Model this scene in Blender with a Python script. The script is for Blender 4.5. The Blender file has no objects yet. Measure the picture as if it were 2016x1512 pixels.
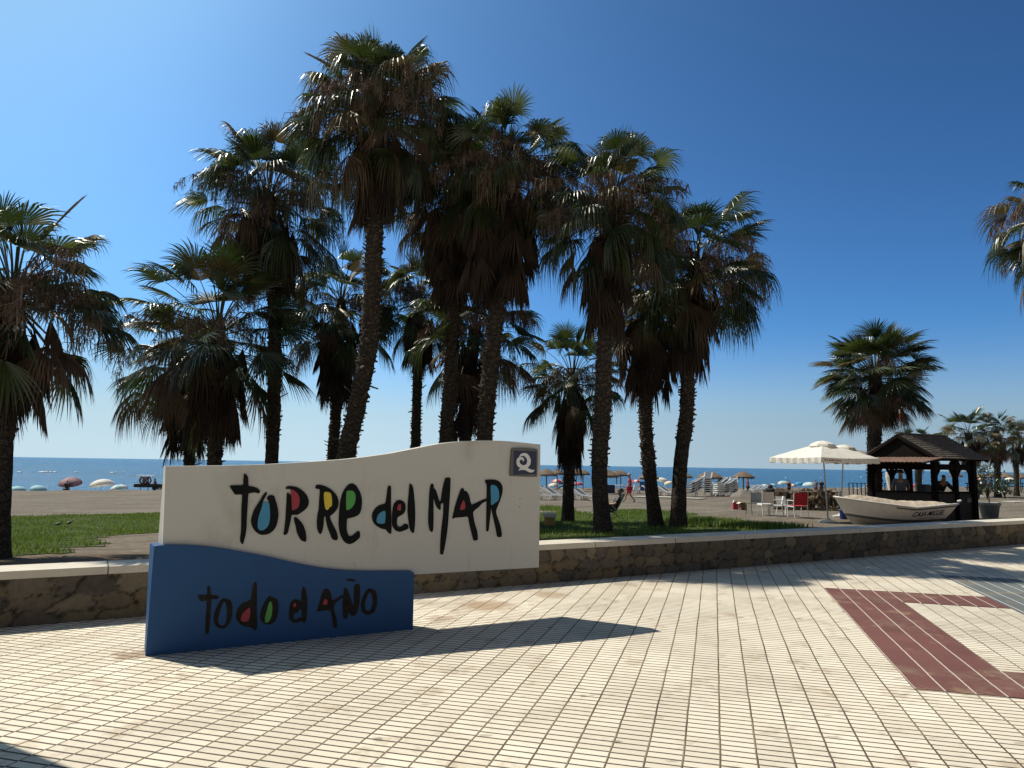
import bpy, math, random
import numpy as np
from mathutils import Vector, Matrix
from mathutils.geometry import tessellate_polygon

# ------------------------------------------------------------------ camera, sky, sun, exposure
S = bpy.context.scene
COL = S.collection
FPX, W, H = 1420.0, 2016.0, 1512.0
PITCH, ROLL, EYE = math.atan(158.5 / FPX), 0.0154, 1.6
_r0 = np.array([1, 0, 0.]); CF = np.array([0, math.cos(PITCH), math.sin(PITCH)]); _u0 = np.array([0, -math.sin(PITCH), math.cos(PITCH)])
CR = _r0 * math.cos(ROLL) + _u0 * math.sin(ROLL)
CU = _u0 * math.cos(ROLL) - _r0 * math.sin(ROLL)
CC = np.array([0, 0, EYE])
cam_d = bpy.data.cameras.new('camera')
cam = bpy.data.objects.new('camera', cam_d); COL.objects.link(cam)
cam_d.sensor_fit = 'HORIZONTAL'; cam_d.sensor_width = 36.0; cam_d.lens = 36.0 * FPX / W
cam_d.clip_start = 0.1; cam_d.clip_end = 60000
M = Matrix((tuple(CR) + (0,), tuple(CU) + (0,), tuple(-CF) + (EYE,), (0, 0, 0, 1)))
M = Matrix(((CR[0], CU[0], -CF[0], 0), (CR[1], CU[1], -CF[1], 0), (CR[2], CU[2], -CF[2], EYE), (0, 0, 0, 1)))
cam.matrix_world = M
S.camera = cam

SUN_EL, SUN_AZ = math.radians(53.5), math.radians(-61.0)      # azimuth from +Y, positive towards +X
SKY_STRENGTH, SUN_STRENGTH, EXPOSURE = 0.1, 4.9, 0.2
world = bpy.data.worlds.new('World'); S.world = world; world.use_nodes = True
wn = world.node_tree.nodes; wl = world.node_tree.links
bg = wn['Background']; sky = wn.new('ShaderNodeTexSky'); sky.sky_type = 'NISHITA'; sky.sun_disc = False
sky.sun_elevation = SUN_EL; sky.sun_rotation = SUN_AZ
sky.altitude = 0; sky.air_density = 0.6; sky.dust_density = 2.0; sky.ozone_density = 5.0
def vmul(sock, k):                                             # the camera's strong contrast on the clear blue sky
    n = wn.new('ShaderNodeVectorMath'); n.operation = 'MULTIPLY'; wl.new(sock, n.inputs[0]); n.inputs[1].default_value = k; return n.outputs[0]
geo = wn.new('ShaderNodeTexCoord'); sp_ = wn.new('ShaderNodeSeparateXYZ'); cb_ = wn.new('ShaderNodeCombineXYZ'); mx_ = wn.new('ShaderNodeMath'); mx_.operation = 'MAXIMUM'; mx_.inputs[1].default_value = .065
wl.new(geo.outputs['Generated'], sp_.inputs[0]); wl.new(sp_.outputs[0], cb_.inputs[0]); wl.new(sp_.outputs[1], cb_.inputs[1]); wl.new(sp_.outputs[2], mx_.inputs[0]); wl.new(mx_.outputs[0], cb_.inputs[2]); wl.new(cb_.outputs[0], sky.inputs[0])
gm = wn.new('ShaderNodeGamma'); gm.inputs[1].default_value = 1.6
wl.new(vmul(sky.outputs[0], (.1, .1, .1)), gm.inputs[0])
kx_ = vmul(gm.outputs[0], (1.99, 3.04, 2.75)); b0_ = wn.new('ShaderNodeRGBToBW'); wl.new(kx_, b0_.inputs[0])      # the glow round the sun, held back without a change of hue
dv = wn.new('ShaderNodeMath'); dv.operation = 'DIVIDE'; dv.inputs[0].default_value = .56; wl.new(b0_.outputs[0], dv.inputs[1])
sm = wn.new('ShaderNodeMath'); sm.operation = 'SMOOTH_MIN'; wl.new(dv.outputs[0], sm.inputs[0]); sm.inputs[1].default_value = 1.0; sm.inputs[2].default_value = .35
mn = wn.new('ShaderNodeVectorMath'); mn.operation = 'SCALE'; wl.new(kx_, mn.inputs[0]); wl.new(sm.outputs[0], mn.inputs['Scale'])
bw = wn.new('ShaderNodeRGBToBW'); wl.new(mn.outputs[0], bw.inputs[0])                      # pale sea haze low over the horizon
hz = wn.new('ShaderNodeVectorMath'); hz.operation = 'SCALE'; hz.inputs[0].default_value = (1.24, 1.43, 1.55); wl.new(bw.outputs[0], hz.inputs['Scale'])
mr = wn.new('ShaderNodeMapRange'); mr.interpolation_type = 'SMOOTHSTEP'; wl.new(sp_.outputs[2], mr.inputs[0]); mr.inputs[1].default_value = 0; mr.inputs[2].default_value = .20; mr.inputs[3].default_value = .68; mr.inputs[4].default_value = 0
mxh = wn.new('ShaderNodeMix'); mxh.data_type = 'RGBA'; wl.new(mr.outputs[0], mxh.inputs[0]); wl.new(mn.outputs[0], mxh.inputs[6]); wl.new(hz.outputs[0], mxh.inputs[7])
# landward half of the sky: added greyish warm tint, out of view, keeps shadows neutral
b2 = wn.new('ShaderNodeRGBToBW'); wl.new(mxh.outputs[2], b2.inputs[0]); v2 = wn.new('ShaderNodeVectorMath'); v2.operation = 'SCALE'; v2.inputs[0].default_value = (1.10, 1.0, .86); wl.new(b2.outputs[0], v2.inputs['Scale'])
m2 = wn.new('ShaderNodeMapRange'); m2.interpolation_type = 'SMOOTHSTEP'; wl.new(sp_.outputs[1], m2.inputs[0]); m2.inputs[1].default_value = .15; m2.inputs[2].default_value = -.5; m2.inputs[3].default_value = 0; m2.inputs[4].default_value = .8
mx2 = wn.new('ShaderNodeMix'); mx2.data_type = 'RGBA'; wl.new(m2.outputs[0], mx2.inputs[0]); wl.new(mxh.outputs[2], mx2.inputs[6]); wl.new(v2.outputs[0], mx2.inputs[7])
wl.new(vmul(mx2.outputs[2], (1 / SKY_STRENGTH / 2 ** EXPOSURE,) * 3), bg.inputs[0]); bg.inputs[1].default_value = SKY_STRENGTH
sun_d = bpy.data.lights.new('sun', 'SUN'); sun_d.energy = SUN_STRENGTH; sun_d.angle = math.radians(0.53); sun_d.color = (1.0, 0.93, 0.80)
sun = bpy.data.objects.new('sun', sun_d); COL.objects.link(sun)
sdir = Vector((math.cos(SUN_EL) * math.sin(SUN_AZ), math.cos(SUN_EL) * math.cos(SUN_AZ), math.sin(SUN_EL)))
sun.rotation_euler = sdir.to_track_quat('Z', 'Y').to_euler()
S.view_settings.view_transform = 'Standard'; S.view_settings.look = 'None'
S.view_settings.exposure = EXPOSURE; S.view_settings.gamma = 1.0
S.render.engine = 'CYCLES'

rnd = random.Random(7)
U = rnd.uniform

# ------------------------------------------------------------------ where a thing stands: photo pixel -> point of the place
def ray(px, py): return CF * FPX + CR * (px - W / 2) + CU * (H / 2 - py)
def at_h(px, py, h=0.0):
    d = ray(px, py); return CC + d * ((h - EYE) / d[2])
def at_y(px, py, y):
    d = ray(px, py); return CC + d * (y / d[1])
WY, WS = 9.80, 0.583                    # promenade wall, front face: y = WY + WS x
WN = math.hypot(1, WS)
WU = np.array([1, WS]) / WN             # along the wall
WV = np.array([-WS, 1]) / WN            # towards the sea
def dist(x, y): return (y - WY - WS * x) / WN
_pd = [-1, 0, 3, 8, 12, 27, 47, 62, 66, 74, 110, 200]; _ph = [-.02, -.02, -.06, -.18, -.26, -.62, -.98, -1.08, -1.5, -2.8, -5.5, -7]
def ground(x, y):
    d = dist(x, y)
    sa = np.clip((14 - (x * WU[0] + (y - WY) * WU[1])) / 4, 0, 1); sa = sa * sa * (3 - 2 * sa)      # the planted bed stands higher than the sand
    h = np.interp(d, _pd, _ph) + sa * np.interp(d, [0, 3, 8, 12], [.29, .30, .21, 0])
    w = np.clip(d / 4, 0, 1)
    return h + w * (.025 * np.sin(x * .9 + 1.3 * y) + .02 * np.sin(x * .37 - y * .53 + 1))
def on_ground(px, py):
    d = ray(px, py); d = d / d[1]
    ys = np.linspace(4, 140, 6000)
    p = CC[None, :] + d[None, :] * ys[:, None]
    below = np.nonzero(p[:, 2] < ground(p[:, 0], p[:, 1]))[0]
    k = below[0] if len(below) else len(ys) - 1
    return p[k]

# ------------------------------------------------------------------ helpers
def tag(o, label=None, cat=None, group=None, kind=None):
    if label: o['label'] = label
    if cat: o['category'] = cat
    if group: o['group'] = group
    if kind: o['kind'] = kind
    return o
def thing(name, loc, label, cat, group=None, rz=0.0):
    o = bpy.data.objects.new(name, None); COL.objects.link(o); o.empty_display_size = .2
    o.location = tuple(float(v) for v in loc); o.rotation_euler = (0, 0, rz)
    return tag(o, label, cat, group)
def copy_thing(root, loc, rz, label, group=None):
    r = root.copy(); COL.objects.link(r); r.location = tuple(float(v) for v in loc); r.rotation_euler = (0, 0, rz); r['label'] = label
    if group: r['group'] = group
    for ch in root.children:
        c = ch.copy(); COL.objects.link(c); c.parent = r
        for g in ch.children:
            e = g.copy(); COL.objects.link(e); e.parent = c
    return r

class MB:
    def __init__(s): s.v = []; s.f = []; s.m = []
    def add(s, vs, fs, m=0):
        b = len(s.v); s.v += [tuple(map(float, p)) for p in vs]; s.f += [tuple(b + i for i in f) for f in fs]; s.m += [m] * len(fs)
        return s
    def box(s, c, size, m=0, R=None):
        x, y, z = [k / 2 for k in size]
        vs = [Vector((sx * x, sy * y, sz * z)) for sz in (-1, 1) for sy in (-1, 1) for sx in (-1, 1)]
        if R is not None: vs = [R @ v for v in vs]
        vs = [v + Vector([float(k) for k in c]) for v in vs]
        return s.add(vs, [(0, 2, 3, 1), (4, 5, 7, 6), (0, 1, 5, 4), (2, 6, 7, 3), (0, 4, 6, 2), (1, 3, 7, 5)], m)
    def beam(s, a, b, w, h, m=0, up=(0, 0, 1)):
        a = Vector([float(k) for k in a]); b = Vector([float(k) for k in b]); d = b - a; L = d.length; d.normalize()
        sd = d.cross(Vector(up))
        if sd.length < 1e-4: sd = Vector((1, 0, 0))
        sd.normalize(); up2 = sd.cross(d)
        R = Matrix((d, sd, up2)).transposed()
        return s.box((a + b) / 2, (L, w, h), m, R)
    def tube(s, pts, rad, n=8, m=0, cap=True):
        pts = [Vector([float(k) for k in p]) for p in pts]
        if not hasattr(rad, '__len__'): rad = [rad] * len(pts)
        b = len(s.v); ref = None
        for i, p in enumerate(pts):
            t = (pts[min(i + 1, len(pts) - 1)] - pts[max(i - 1, 0)]).normalized()
            if ref is None: ref = t.orthogonal().normalized()
            ref = (ref - t * ref.dot(t)).normalized(); q = t.cross(ref)
            for k in range(n):
                a = 2 * math.pi * k / n
                s.v.append(tuple(p + (ref * math.cos(a) + q * math.sin(a)) * rad[i]))
        for i in range(len(pts) - 1):
            for k in range(n):
                k2 = (k + 1) % n
                s.f.append((b + i * n + k, b + i * n + k2, b + (i + 1) * n + k2, b + (i + 1) * n + k)); s.m.append(m)
        if cap:
            s.f.append(tuple(b + k for k in reversed(range(n)))); s.m.append(m)
            e = b + (len(pts) - 1) * n
            s.f.append(tuple(e + k for k in range(n))); s.m.append(m)
        return s
    def lathe(s, prof, n=20, c=(0, 0, 0), m=0, wob=0):
        b = len(s.v)
        for (r, z) in prof:
            for k in range(n):
                a = 2 * math.pi * k / n
                rr = r * (1 + (U(-wob, wob) if wob else 0))
                s.v.append((c[0] + rr * math.cos(a), c[1] + rr * math.sin(a), c[2] + z))
        for i in range(len(prof) - 1):
            for k in range(n):
                k2 = (k + 1) % n
                s.f.append((b + i * n + k, b + i * n + k2, b + (i + 1) * n + k2, b + (i + 1) * n + k)); s.m.append(m)
        return s
    def prism(s, front, off, m=0, back=None):
        front = [Vector([float(k) for k in p]) for p in front]
        off = Vector([float(k) for k in off])
        bk = [p + off for p in front] if back is None else [Vector([float(k) for k in p]) for p in back]
        n = len(front); b = len(s.v)
        s.v += [tuple(p) for p in front] + [tuple(p) for p in bk]
        for t in tessellate_polygon([front]):
            s.f.append((b + t[0], b + t[1], b + t[2])); s.m.append(m)
            s.f.append((b + n + t[2], b + n + t[1], b + n + t[0])); s.m.append(m)
        for i in range(n):
            j = (i + 1) % n
            s.f.append((b + i, b + j, b + n + j, b + n + i)); s.m.append(m)
        return s
    def build(s, name, mats, parent=None, smooth=False, origin=None):
        me = bpy.data.meshes.new(name)
        vs = s.v
        if origin is not None:
            ox, oy, oz = origin; vs = [(a - ox, b - oy, c - oz) for a, b, c in vs]
        me.from_pydata(vs, [], s.f)
        if not isinstance(mats, (list, tuple)): mats = [mats]
        for k in mats: me.materials.append(k)
        if len(mats) > 1: me.polygons.foreach_set('material_index', s.m)
        if smooth: me.polygons.foreach_set('use_smooth', [True] * len(me.polygons))
        me.update()
        o = bpy.data.objects.new(name, me); COL.objects.link(o)
        if parent: o.parent = parent
        return o

def np_mesh(name, V, F, mats, mi=None, parent=None, smooth=False):
    V = np.asarray(V, dtype=np.float32); F = np.asarray(F, dtype=np.int32); k = F.shape[1]
    me = bpy.data.meshes.new(name)
    me.vertices.add(len(V)); me.vertices.foreach_set('co', V.ravel())
    me.loops.add(F.size); me.loops.foreach_set('vertex_index', F.ravel())
    me.polygons.add(len(F)); me.polygons.foreach_set('loop_start', np.arange(0, F.size, k, dtype=np.int32))
    for m in (mats if isinstance(mats, (list, tuple)) else [mats]): me.materials.append(m)
    if mi is not None: me.polygons.foreach_set('material_index', np.asarray(mi, dtype=np.int32))
    me.polygons.foreach_set('use_smooth', np.full(len(F), smooth))
    me.update(calc_edges=True); me.validate()
    o = bpy.data.objects.new(name, me); COL.objects.link(o)
    if parent: o.parent = parent
    return o

def catmull(P, sub=4, closed=True):
    P = [np.array(p, float) for p in P]; n = len(P); out = []
    for i in range(n if closed else n - 1):
        p0, p1, p2, p3 = (P[(i + k) % n] if closed else P[min(max(i + k, 0), n - 1)] for k in (-1, 0, 1, 2))
        # keep sharp corners sharp
        for j in range(sub):
            t = j / sub
            out.append(.5 * ((2 * p1) + (-p0 + p2) * t + (2 * p0 - 5 * p1 + 4 * p2 - p3) * t * t + (-p0 + 3 * p1 - 3 * p2 + p3) * t ** 3))
    if not closed: out.append(P[-1])
    return out

# ------------------------------------------------------------------ material helpers
class NB:
    def __init__(s, name):
        s.mat = bpy.data.materials.new(name); s.mat.use_nodes = True
        s.t = s.mat.node_tree; s.b = s.t.nodes['Principled BSDF']; s.out = s.t.nodes['Material Output']
    def node(s, typ, **kw):
        n = s.t.nodes.new(typ)
        for k, v in kw.items(): setattr(n, k, v)
        return n
    def put(s, sock, v):
        if isinstance(v, bpy.types.NodeSocket): s.t.links.new(v, sock)
        elif v is not None:
            if isinstance(v, (tuple, list)) and len(v) == 3 and sock.type == 'RGBA': v = tuple(v) + (1,)
            sock.default_value = v
    def m(s, op, a, b=None, c=None, clamp=False):
        n = s.node('ShaderNodeMath', operation=op); n.use_clamp = clamp
        s.put(n.inputs[0], a)
        if b is not None: s.put(n.inputs[1], b)
        if c is not None: s.put(n.inputs[2], c)
        return n.outputs[0]
    def pos(s): 
        return s.node('ShaderNodeTexCoord').outputs['Object']
    def dot(s, v, d):
        n = s.node('ShaderNodeVectorMath', operation='DOT_PRODUCT'); s.put(n.inputs[0], v); n.inputs[1].default_value = d; return n.outputs['Value']
    def scale(s, v, k):
        n = s.node('ShaderNodeVectorMath', operation='MULTIPLY'); s.put(n.inputs[0], v); n.inputs[1].default_value = k; return n.outputs[0]
    def noise(s, v, scale, detail=4, rough=.55, dim='3D', w=None):
        n = s.node('ShaderNodeTexNoise', noise_dimensions=dim); 
        if v is not None: s.put(n.inputs['Vector'], v)
        n.inputs['Scale'].default_value = scale; n.inputs['Detail'].default_value = detail; n.inputs['Roughness'].default_value = rough
        return n.outputs['Fac']
    def vor(s, v, scale, feature='F1', out='Distance', rnd_=1.0):
        n = s.node('ShaderNodeTexVoronoi', feature=feature); s.put(n.inputs['Vector'], v); n.inputs['Scale'].default_value = scale
        n.inputs['Randomness'].default_value = rnd_
        return n.outputs[out]
    def ramp(s, f, stops, interp='LINEAR'):
        n = s.node('ShaderNodeValToRGB'); cr = n.color_ramp; cr.interpolation = interp
        while len(cr.elements) < len(stops): cr.elements.new(.5)
        for e, (p, c) in zip(cr.elements, stops):
            e.position = p; e.color = tuple(c) + (1,) if len(c) == 3 else c
        s.put(n.inputs[0], f); return n.outputs[0]
    def mix(s, f, a, b, typ='MIX'):
        n = s.node('ShaderNodeMix', data_type='RGBA', blend_type=typ); s.put(n.inputs[0], f); s.put(n.inputs[6], a); s.put(n.inputs[7], b); return n.outputs[2]
    def step(s, x, lo, hi):
        n = s.node('ShaderNodeMapRange', interpolation_type='SMOOTHSTEP'); s.put(n.inputs[0], x)
        n.inputs[1].default_value = lo; n.inputs[2].default_value = hi; return n.outputs[0]
    def bump(s, h, strength=.5, distance=.01, normal=None):
        n = s.node('ShaderNodeBump'); s.put(n.inputs['Height'], h); n.inputs['Strength'].default_value = strength; n.inputs['Distance'].default_value = distance
        if normal is not None: s.put(n.inputs['Normal'], normal)
        return n.outputs[0]
    def done(s, color=None, rough=.7, normal=None, spec=None, metal=None, alpha=None):
        s.put(s.b.inputs['Base Color'], color); s.put(s.b.inputs['Roughness'], rough)
        if normal is not None: s.put(s.b.inputs['Normal'], normal)
        if spec is not None: s.put(s.b.inputs['Specular IOR Level'], spec)
        if metal is not None: s.b.inputs['Metallic'].default_value = metal
        return s.mat

def plain(name, col, rough=.6, var=.18, scale=12, bump=.15, spec=None, metal=None, trans=None):
    b = NB(name); p = b.pos()
    n1 = b.noise(p, scale, 5); n2 = b.noise(p, scale * .17 + .3, 3)
    k = b.m('ADD', b.m('MULTIPLY', b.m('SUBTRACT', n1, .5), 2 * var), b.m('MULTIPLY', b.m('SUBTRACT', n2, .5), 1.4 * var))
    k = b.m('ADD', k, 1.0)
    c = b.node('ShaderNodeVectorMath', operation='SCALE'); c.inputs[0].default_value = col; b.put(c.inputs['Scale'], k)
    mt = b.done(c.outputs[0], rough, b.bump(n1, bump, .01), spec, metal)
    if trans:
        tr = b.node('ShaderNodeBsdfTranslucent'); b.put(tr.inputs[0], c.outputs[0])
        mx = b.node('ShaderNodeMixShader'); mx.inputs[0].default_value = trans
        b.t.links.new(b.b.outputs[0], mx.inputs[1]); b.t.links.new(tr.outputs[0], mx.inputs[2]); b.t.links.new(mx.outputs[0], b.out.inputs[0])
    return mt

# paving: strips of ribbed tiles laid at 15.7 degrees
PJ = (0.2705, 0.9627, 0); PG = (0.9627, -0.2705, 0)
SP, RP = 0.199, 0.0775
def paving(name, base, base2, groove, mortar, ribs=True):
    b = NB(name); p = b.pos()
    wob = b.m('MULTIPLY', b.m('SUBTRACT', b.noise(p, 1.7, 3), .5), .016)
    wob2 = b.m('MULTIPLY', b.m('SUBTRACT', b.noise(p, 14, 3), .5), .006)
    g = b.m('ADD', b.m('ADD', b.dot(p, PG), -.006), b.m('ADD', wob, wob2)); j = b.m('ADD', b.dot(p, PJ), b.m('MULTIPLY', wob2, .7))
    gs = b.m('DIVIDE', g, SP); js = b.m('DIVIDE', j, RP)
    gi = b.m('FLOOR', gs); gf = b.m('SUBTRACT', gs, gi)
    # every strip a little shifted along its length
    cv = b.node('ShaderNodeCombineXYZ'); b.put(cv.inputs[0], gi)
    wnz = b.node('ShaderNodeTexWhiteNoise', noise_dimensions='3D'); b.put(wnz.inputs[0], cv.outputs[0])
    js = b.m('ADD', js, b.m('MULTIPLY', b.m('SUBTRACT', wnz.outputs[0], .5), .16))
    ji = b.m('FLOOR', js); jf = b.m('SUBTRACT', js, ji)
    ti = b.m('FLOOR', b.m('DIVIDE', ji, 5))
    cv2 = b.node('ShaderNodeCombineXYZ'); b.put(cv2.inputs[0], gi); b.put(cv2.inputs[1], ti)
    wn2 = b.node('ShaderNodeTexWhiteNoise', noise_dimensions='3D'); b.put(wn2.inputs[0], cv2.outputs[0])
    tile = wn2.outputs[0]
    big = b.noise(p, .45, 4); fine = b.noise(p, 160, 3, .7); med = b.noise(p, 9, 5, .65)
    # distances in metres
    dg = b.m('MULTIPLY', b.m('MINIMUM', gf, b.m('SUBTRACT', 1, gf)), SP)
    dj = b.m('MULTIPLY', b.m('MINIMUM', jf, b.m('SUBTRACT', 1, jf)), RP)
    dj = b.m('ADD', dj, b.m('MULTIPLY', b.m('SUBTRACT', med, .5), .004))
    rib = b.m('SUBTRACT', 1, b.step(dj, .0056, .0098))
    jt_w = b.m('SUBTRACT', 1, b.step(dg, .0045, .0075))
    # in the joint one side is open and dark, the other filled
    side = b.m('LESS_THAN', gf, .5)
    strk = b.step(b.noise(b.scale(p, (1, 1, 1)), 1.1, 3), .42, .62)
    jt_dark = b.m('MULTIPLY', b.m('SUBTRACT', 1, b.step(dg, .0035, .006)), b.m('MAXIMUM', side, strk))
    col = b.mix(tile, base, base2)
    k = b.m('ADD', b.m('ADD', .78, b.m('MULTIPLY', fine, .24)), b.m('MULTIPLY', b.step(big, .3, .7), .18))
    c = b.node('ShaderNodeVectorMath', operation='SCALE'); b.put(c.inputs[0], col); b.put(c.inputs['Scale'], k)
    col = c.outputs[0]
    # stains and gum spots
    st = b.step(b.noise(p, 2.3, 6, .7), .54, .68)
    col = b.mix(b.m('MULTIPLY', st, .50), col, (.30, .21, .12))
    col = b.mix(b.m('MULTIPLY', b.step(b.noise(p, .8, 7, .75), .52, .64), .26), col, (.26, .21, .15))
    sp = b.vor(p, 2.1, 'F1'); gate = b.step(b.noise(p, 1.3, 2), .42, .48)
    spot = b.m('MULTIPLY', b.m('SUBTRACT', 1, b.step(b.m('ADD', sp, b.m('MULTIPLY', med, .22)), .13, .20)), gate)
    col = b.mix(b.m('MULTIPLY', spot, .65), col, (.12, .10, .08))
    for (sx_, sy_, rr_, am_, cc_) in ((960, 1192, .42, .6, (.30, .15, .06)), (1085, 1172, .30, .5, (.32, .19, .09)), (262, 1290, .22, .7, (.22, .12, .06)), (870, 1218, .20, .5, (.28, .16, .08)), (1230, 1150, .25, .45, (.2, .17, .13))):
        q_ = at_h(sx_, sy_); vd = b.node('ShaderNodeVectorMath', operation='DISTANCE'); b.put(vd.inputs[0], p); vd.inputs[1].default_value = tuple(q_)
        ds = b.m('ADD', vd.outputs['Value'], b.m('MULTIPLY', b.m('SUBTRACT', med, .5), .5))
        col = b.mix(b.m('MULTIPLY', b.m('SUBTRACT', 1, b.step(ds, rr_ * .4, rr_)), am_), col, cc_)
    sm_ = b.vor(b.scale(p, (1.0, 2.6, 1)), 3.3, 'F1'); smg = b.m('MULTIPLY', b.m('SUBTRACT', 1, b.step(b.m('ADD', sm_, b.m('MULTIPLY', med, .35)), .29, .38)), b.step(b.noise(p, 2.1, 3), .50, .56))
    col = b.mix(b.m('MULTIPLY', smg, .45), col, (.16, .12, .085))
    grit = b.step(b.noise(p, 38, 4, .8), .56, .72); col = b.mix(b.m('MULTIPLY', grit, .22), col, (.30, .24, .17))
    pores = b.m('SUBTRACT', 1, b.step(b.vor(p, 60), .06, .16))
    col = b.mix(b.m('MULTIPLY', pores, .35), col, (.2, .16, .12))
    if ribs:
        col = b.mix(b.m('MULTIPLY', rib, b.m('ADD', .80, b.m('MULTIPLY', med, .3)), clamp=True), col, groove)
    col = b.mix(jt_w, col, mortar)
    if ribs: col = b.mix(b.m('MULTIPLY', jt_dark, .9), col, groove)
    hgt = b.m('SUBTRACT', 1, b.m('MAXIMUM', b.m('MULTIPLY', jt_w, .8), b.m('MULTIPLY', rib, 1.0 if ribs else .35)))
    hgt = b.m('ADD', hgt, b.m('MULTIPLY', fine, .12))
    return b.done(col, .82, b.bump(hgt, .5, .004), spec=.3)

M_PAVE = paving('ribbed cream paving', (.60, .54, .435), (.70, .64, .525), (.035, .020, .013), (.26, .21, .145))
M_RED = paving('red paving', (.125, .050, .043), (.150, .062, .053), (.11, .05, .045), (.50, .42, .36), False)
M_GREY = paving('grey paving', (.10, .115, .115), (.125, .14, .14), (.10, .11, .11), (.55, .55, .52), False)

def sand_mat():
    b = NB('grey beach sand'); p = b.pos()
    n1 = b.noise(p, .35, 5); n2 = b.noise(b.scale(p, (1, 1, 1)), 5, 6, .7); n3 = b.noise(p, 60, 3, .8)
    al = b.dot(p, (float(WU[0]), float(WU[1]), 0)); ac = b.dot(p, (float(WV[0]), float(WV[1]), 0))
    cv = b.node('ShaderNodeCombineXYZ'); b.put(cv.inputs[0], b.m('MULTIPLY', al, .12)); b.put(cv.inputs[1], ac)
    tr = b.noise(cv.outputs[0], .9, 4, .6)
    c = b.ramp(n2, [(.25, (.105, .088, .068)), (.5, (.165, .142, .112)), (.78, (.245, .215, .172))])
    c = b.mix(b.m('MULTIPLY', b.step(tr, .42, .62), .75), c, (.11, .09, .068))
    c = b.mix(b.m('MULTIPLY', b.step(n1, .5, .7), .4), c, (.22, .20, .165))
    # bare brown soil next to the wall, where lawn has worn off
    dd = b.m('ADD', b.m('SUBTRACT', ac, WY / WN), b.m('MULTIPLY', b.m('SUBTRACT', n1, .5), 3.2))
    soil = b.m('SUBTRACT', 1, b.step(dd, 2.5, 5.5))
    c = b.mix(b.m('MULTIPLY', soil, .85), c, b.ramp(n2, [(.3, (.085, .058, .038)), (.7, (.17, .12, .08))]))
    h = b.m('ADD', b.m('MULTIPLY', n2, .7), b.m('MULTIPLY', n3, .2))
    h = b.m('ADD', h, b.m('MULTIPLY', b.noise(p, 2.2, 4), 2.0))
    ft = b.vor(p, 2.6, 'F1'); h = b.m('ADD', h, b.m('MULTIPLY', b.step(ft, .05, .28), .9))
    return b.done(c, .95, b.bump(h, 1.0, .045), spec=.1)
M_SAND = sand_mat()

def sea_mat():
    b = NB('sea water'); p = b.pos()
    q = b.scale(p, (.45, 1.0, 1.0))
    n1 = b.noise(q, .55, 5, .62); n2 = b.noise(q, 2.6, 4, .6); n3 = b.noise(b.scale(p, (.1, .35, 1)), .05, 4, .6)
    h = b.m('ADD', b.m('MULTIPLY', n1, 1.0), b.m('MULTIPLY', n2, .30))
    c = b.mix(b.step(n3, .4, .62), (.008, .060, .135), (.015, .085, .18))
    n4 = b.noise(b.scale(p, (.12, 1, 1)), .11, 6, .75); c = b.mix(b.step(n4, .42, .60), c, (.018, .11, .22)); wc = b.step(b.noise(b.scale(p, (.09, .9, 1)), .32, 5, .75), .715, .76); c = b.mix(b.m('MULTIPLY', wc, .55), c, (.55, .60, .62))  # sparse white flecks: glints on the waves, painted into the water colour
    mt = b.done(c, b.m('ADD', .16, b.m('MULTIPLY', n3, .10)), b.bump(h, 1.0, .9), spec=.10)
    b.b.inputs['IOR'].default_value = 1.33
    return mt
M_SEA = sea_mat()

def stone_mat():
    b = NB('rubble stone wall'); p = b.pos()
    at = b.node('ShaderNodeAttribute', attribute_name='stone'); sep = b.node('ShaderNodeSeparateColor'); b.put(sep.inputs[0], at.outputs['Color'])
    base = b.ramp(sep.outputs[0], [(0, (.10, .085, .068)), (.35, (.145, .125, .102)), (.6, (.205, .155, .095)), (.8, (.135, .12, .10)), (1, (.25, .205, .14))])
    n = b.noise(p, 14, 6, .7); n2 = b.noise(p, 60, 4, .7); n3 = b.noise(p, 2.5, 4, .6)
    k = b.node('ShaderNodeVectorMath', operation='SCALE'); b.put(k.inputs[0], base); b.put(k.inputs['Scale'], b.m('ADD', .25, b.m('ADD', b.m('MULTIPLY', n, .9), b.m('MULTIPLY', n2, .5))))
    c = b.mix(b.m('MULTIPLY', sep.outputs[1], .95), k.outputs[0], b.mix(b.step(n, .45, .65), (.022, .018, .014), (.085, .072, .056)))  # crevice shade painted into the joints, the relief alone shows too little
    c = b.mix(b.m('MULTIPLY', b.step(n3, .54, .7), .35), c, (.20, .165, .115))
    return b.done(c, .92, b.bump(b.m('ADD', n, b.m('MULTIPLY', n2, .4)), .9, .03), spec=.12)
M_STONE = stone_mat()

def coping_mat():
    b = NB('cream stone coping'); p = b.pos()
    al = b.dot(p, (float(WU[0]), float(WU[1]), 0))
    f = b.m('FRACT', b.m('DIVIDE', b.m('ADD', al, .12), 1.52)); e = b.m('MULTIPLY', b.m('MINIMUM', f, b.m('SUBTRACT', 1, f)), 1.52)
    jt = b.m('SUBTRACT', 1, b.step(e, .003, .007))
    n = b.noise(p, 3, 6, .7); n2 = b.noise(p, 70, 3, .7)
    c = b.ramp(n, [(.25, (.50, .46, .385)), (.75, (.64, .59, .50))])
    c = b.mix(b.m('MULTIPLY', b.step(n2, .55, .8), .3), c, (.38, .33, .26))
    c = b.mix(b.m('MULTIPLY', jt, .8), c, (.12, .10, .08))
    return b.done(c, .7, b.bump(b.m('SUBTRACT', b.m('MULTIPLY', n2, .3), jt), .5, .004), spec=.3)
M_COPING = coping_mat()

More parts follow.
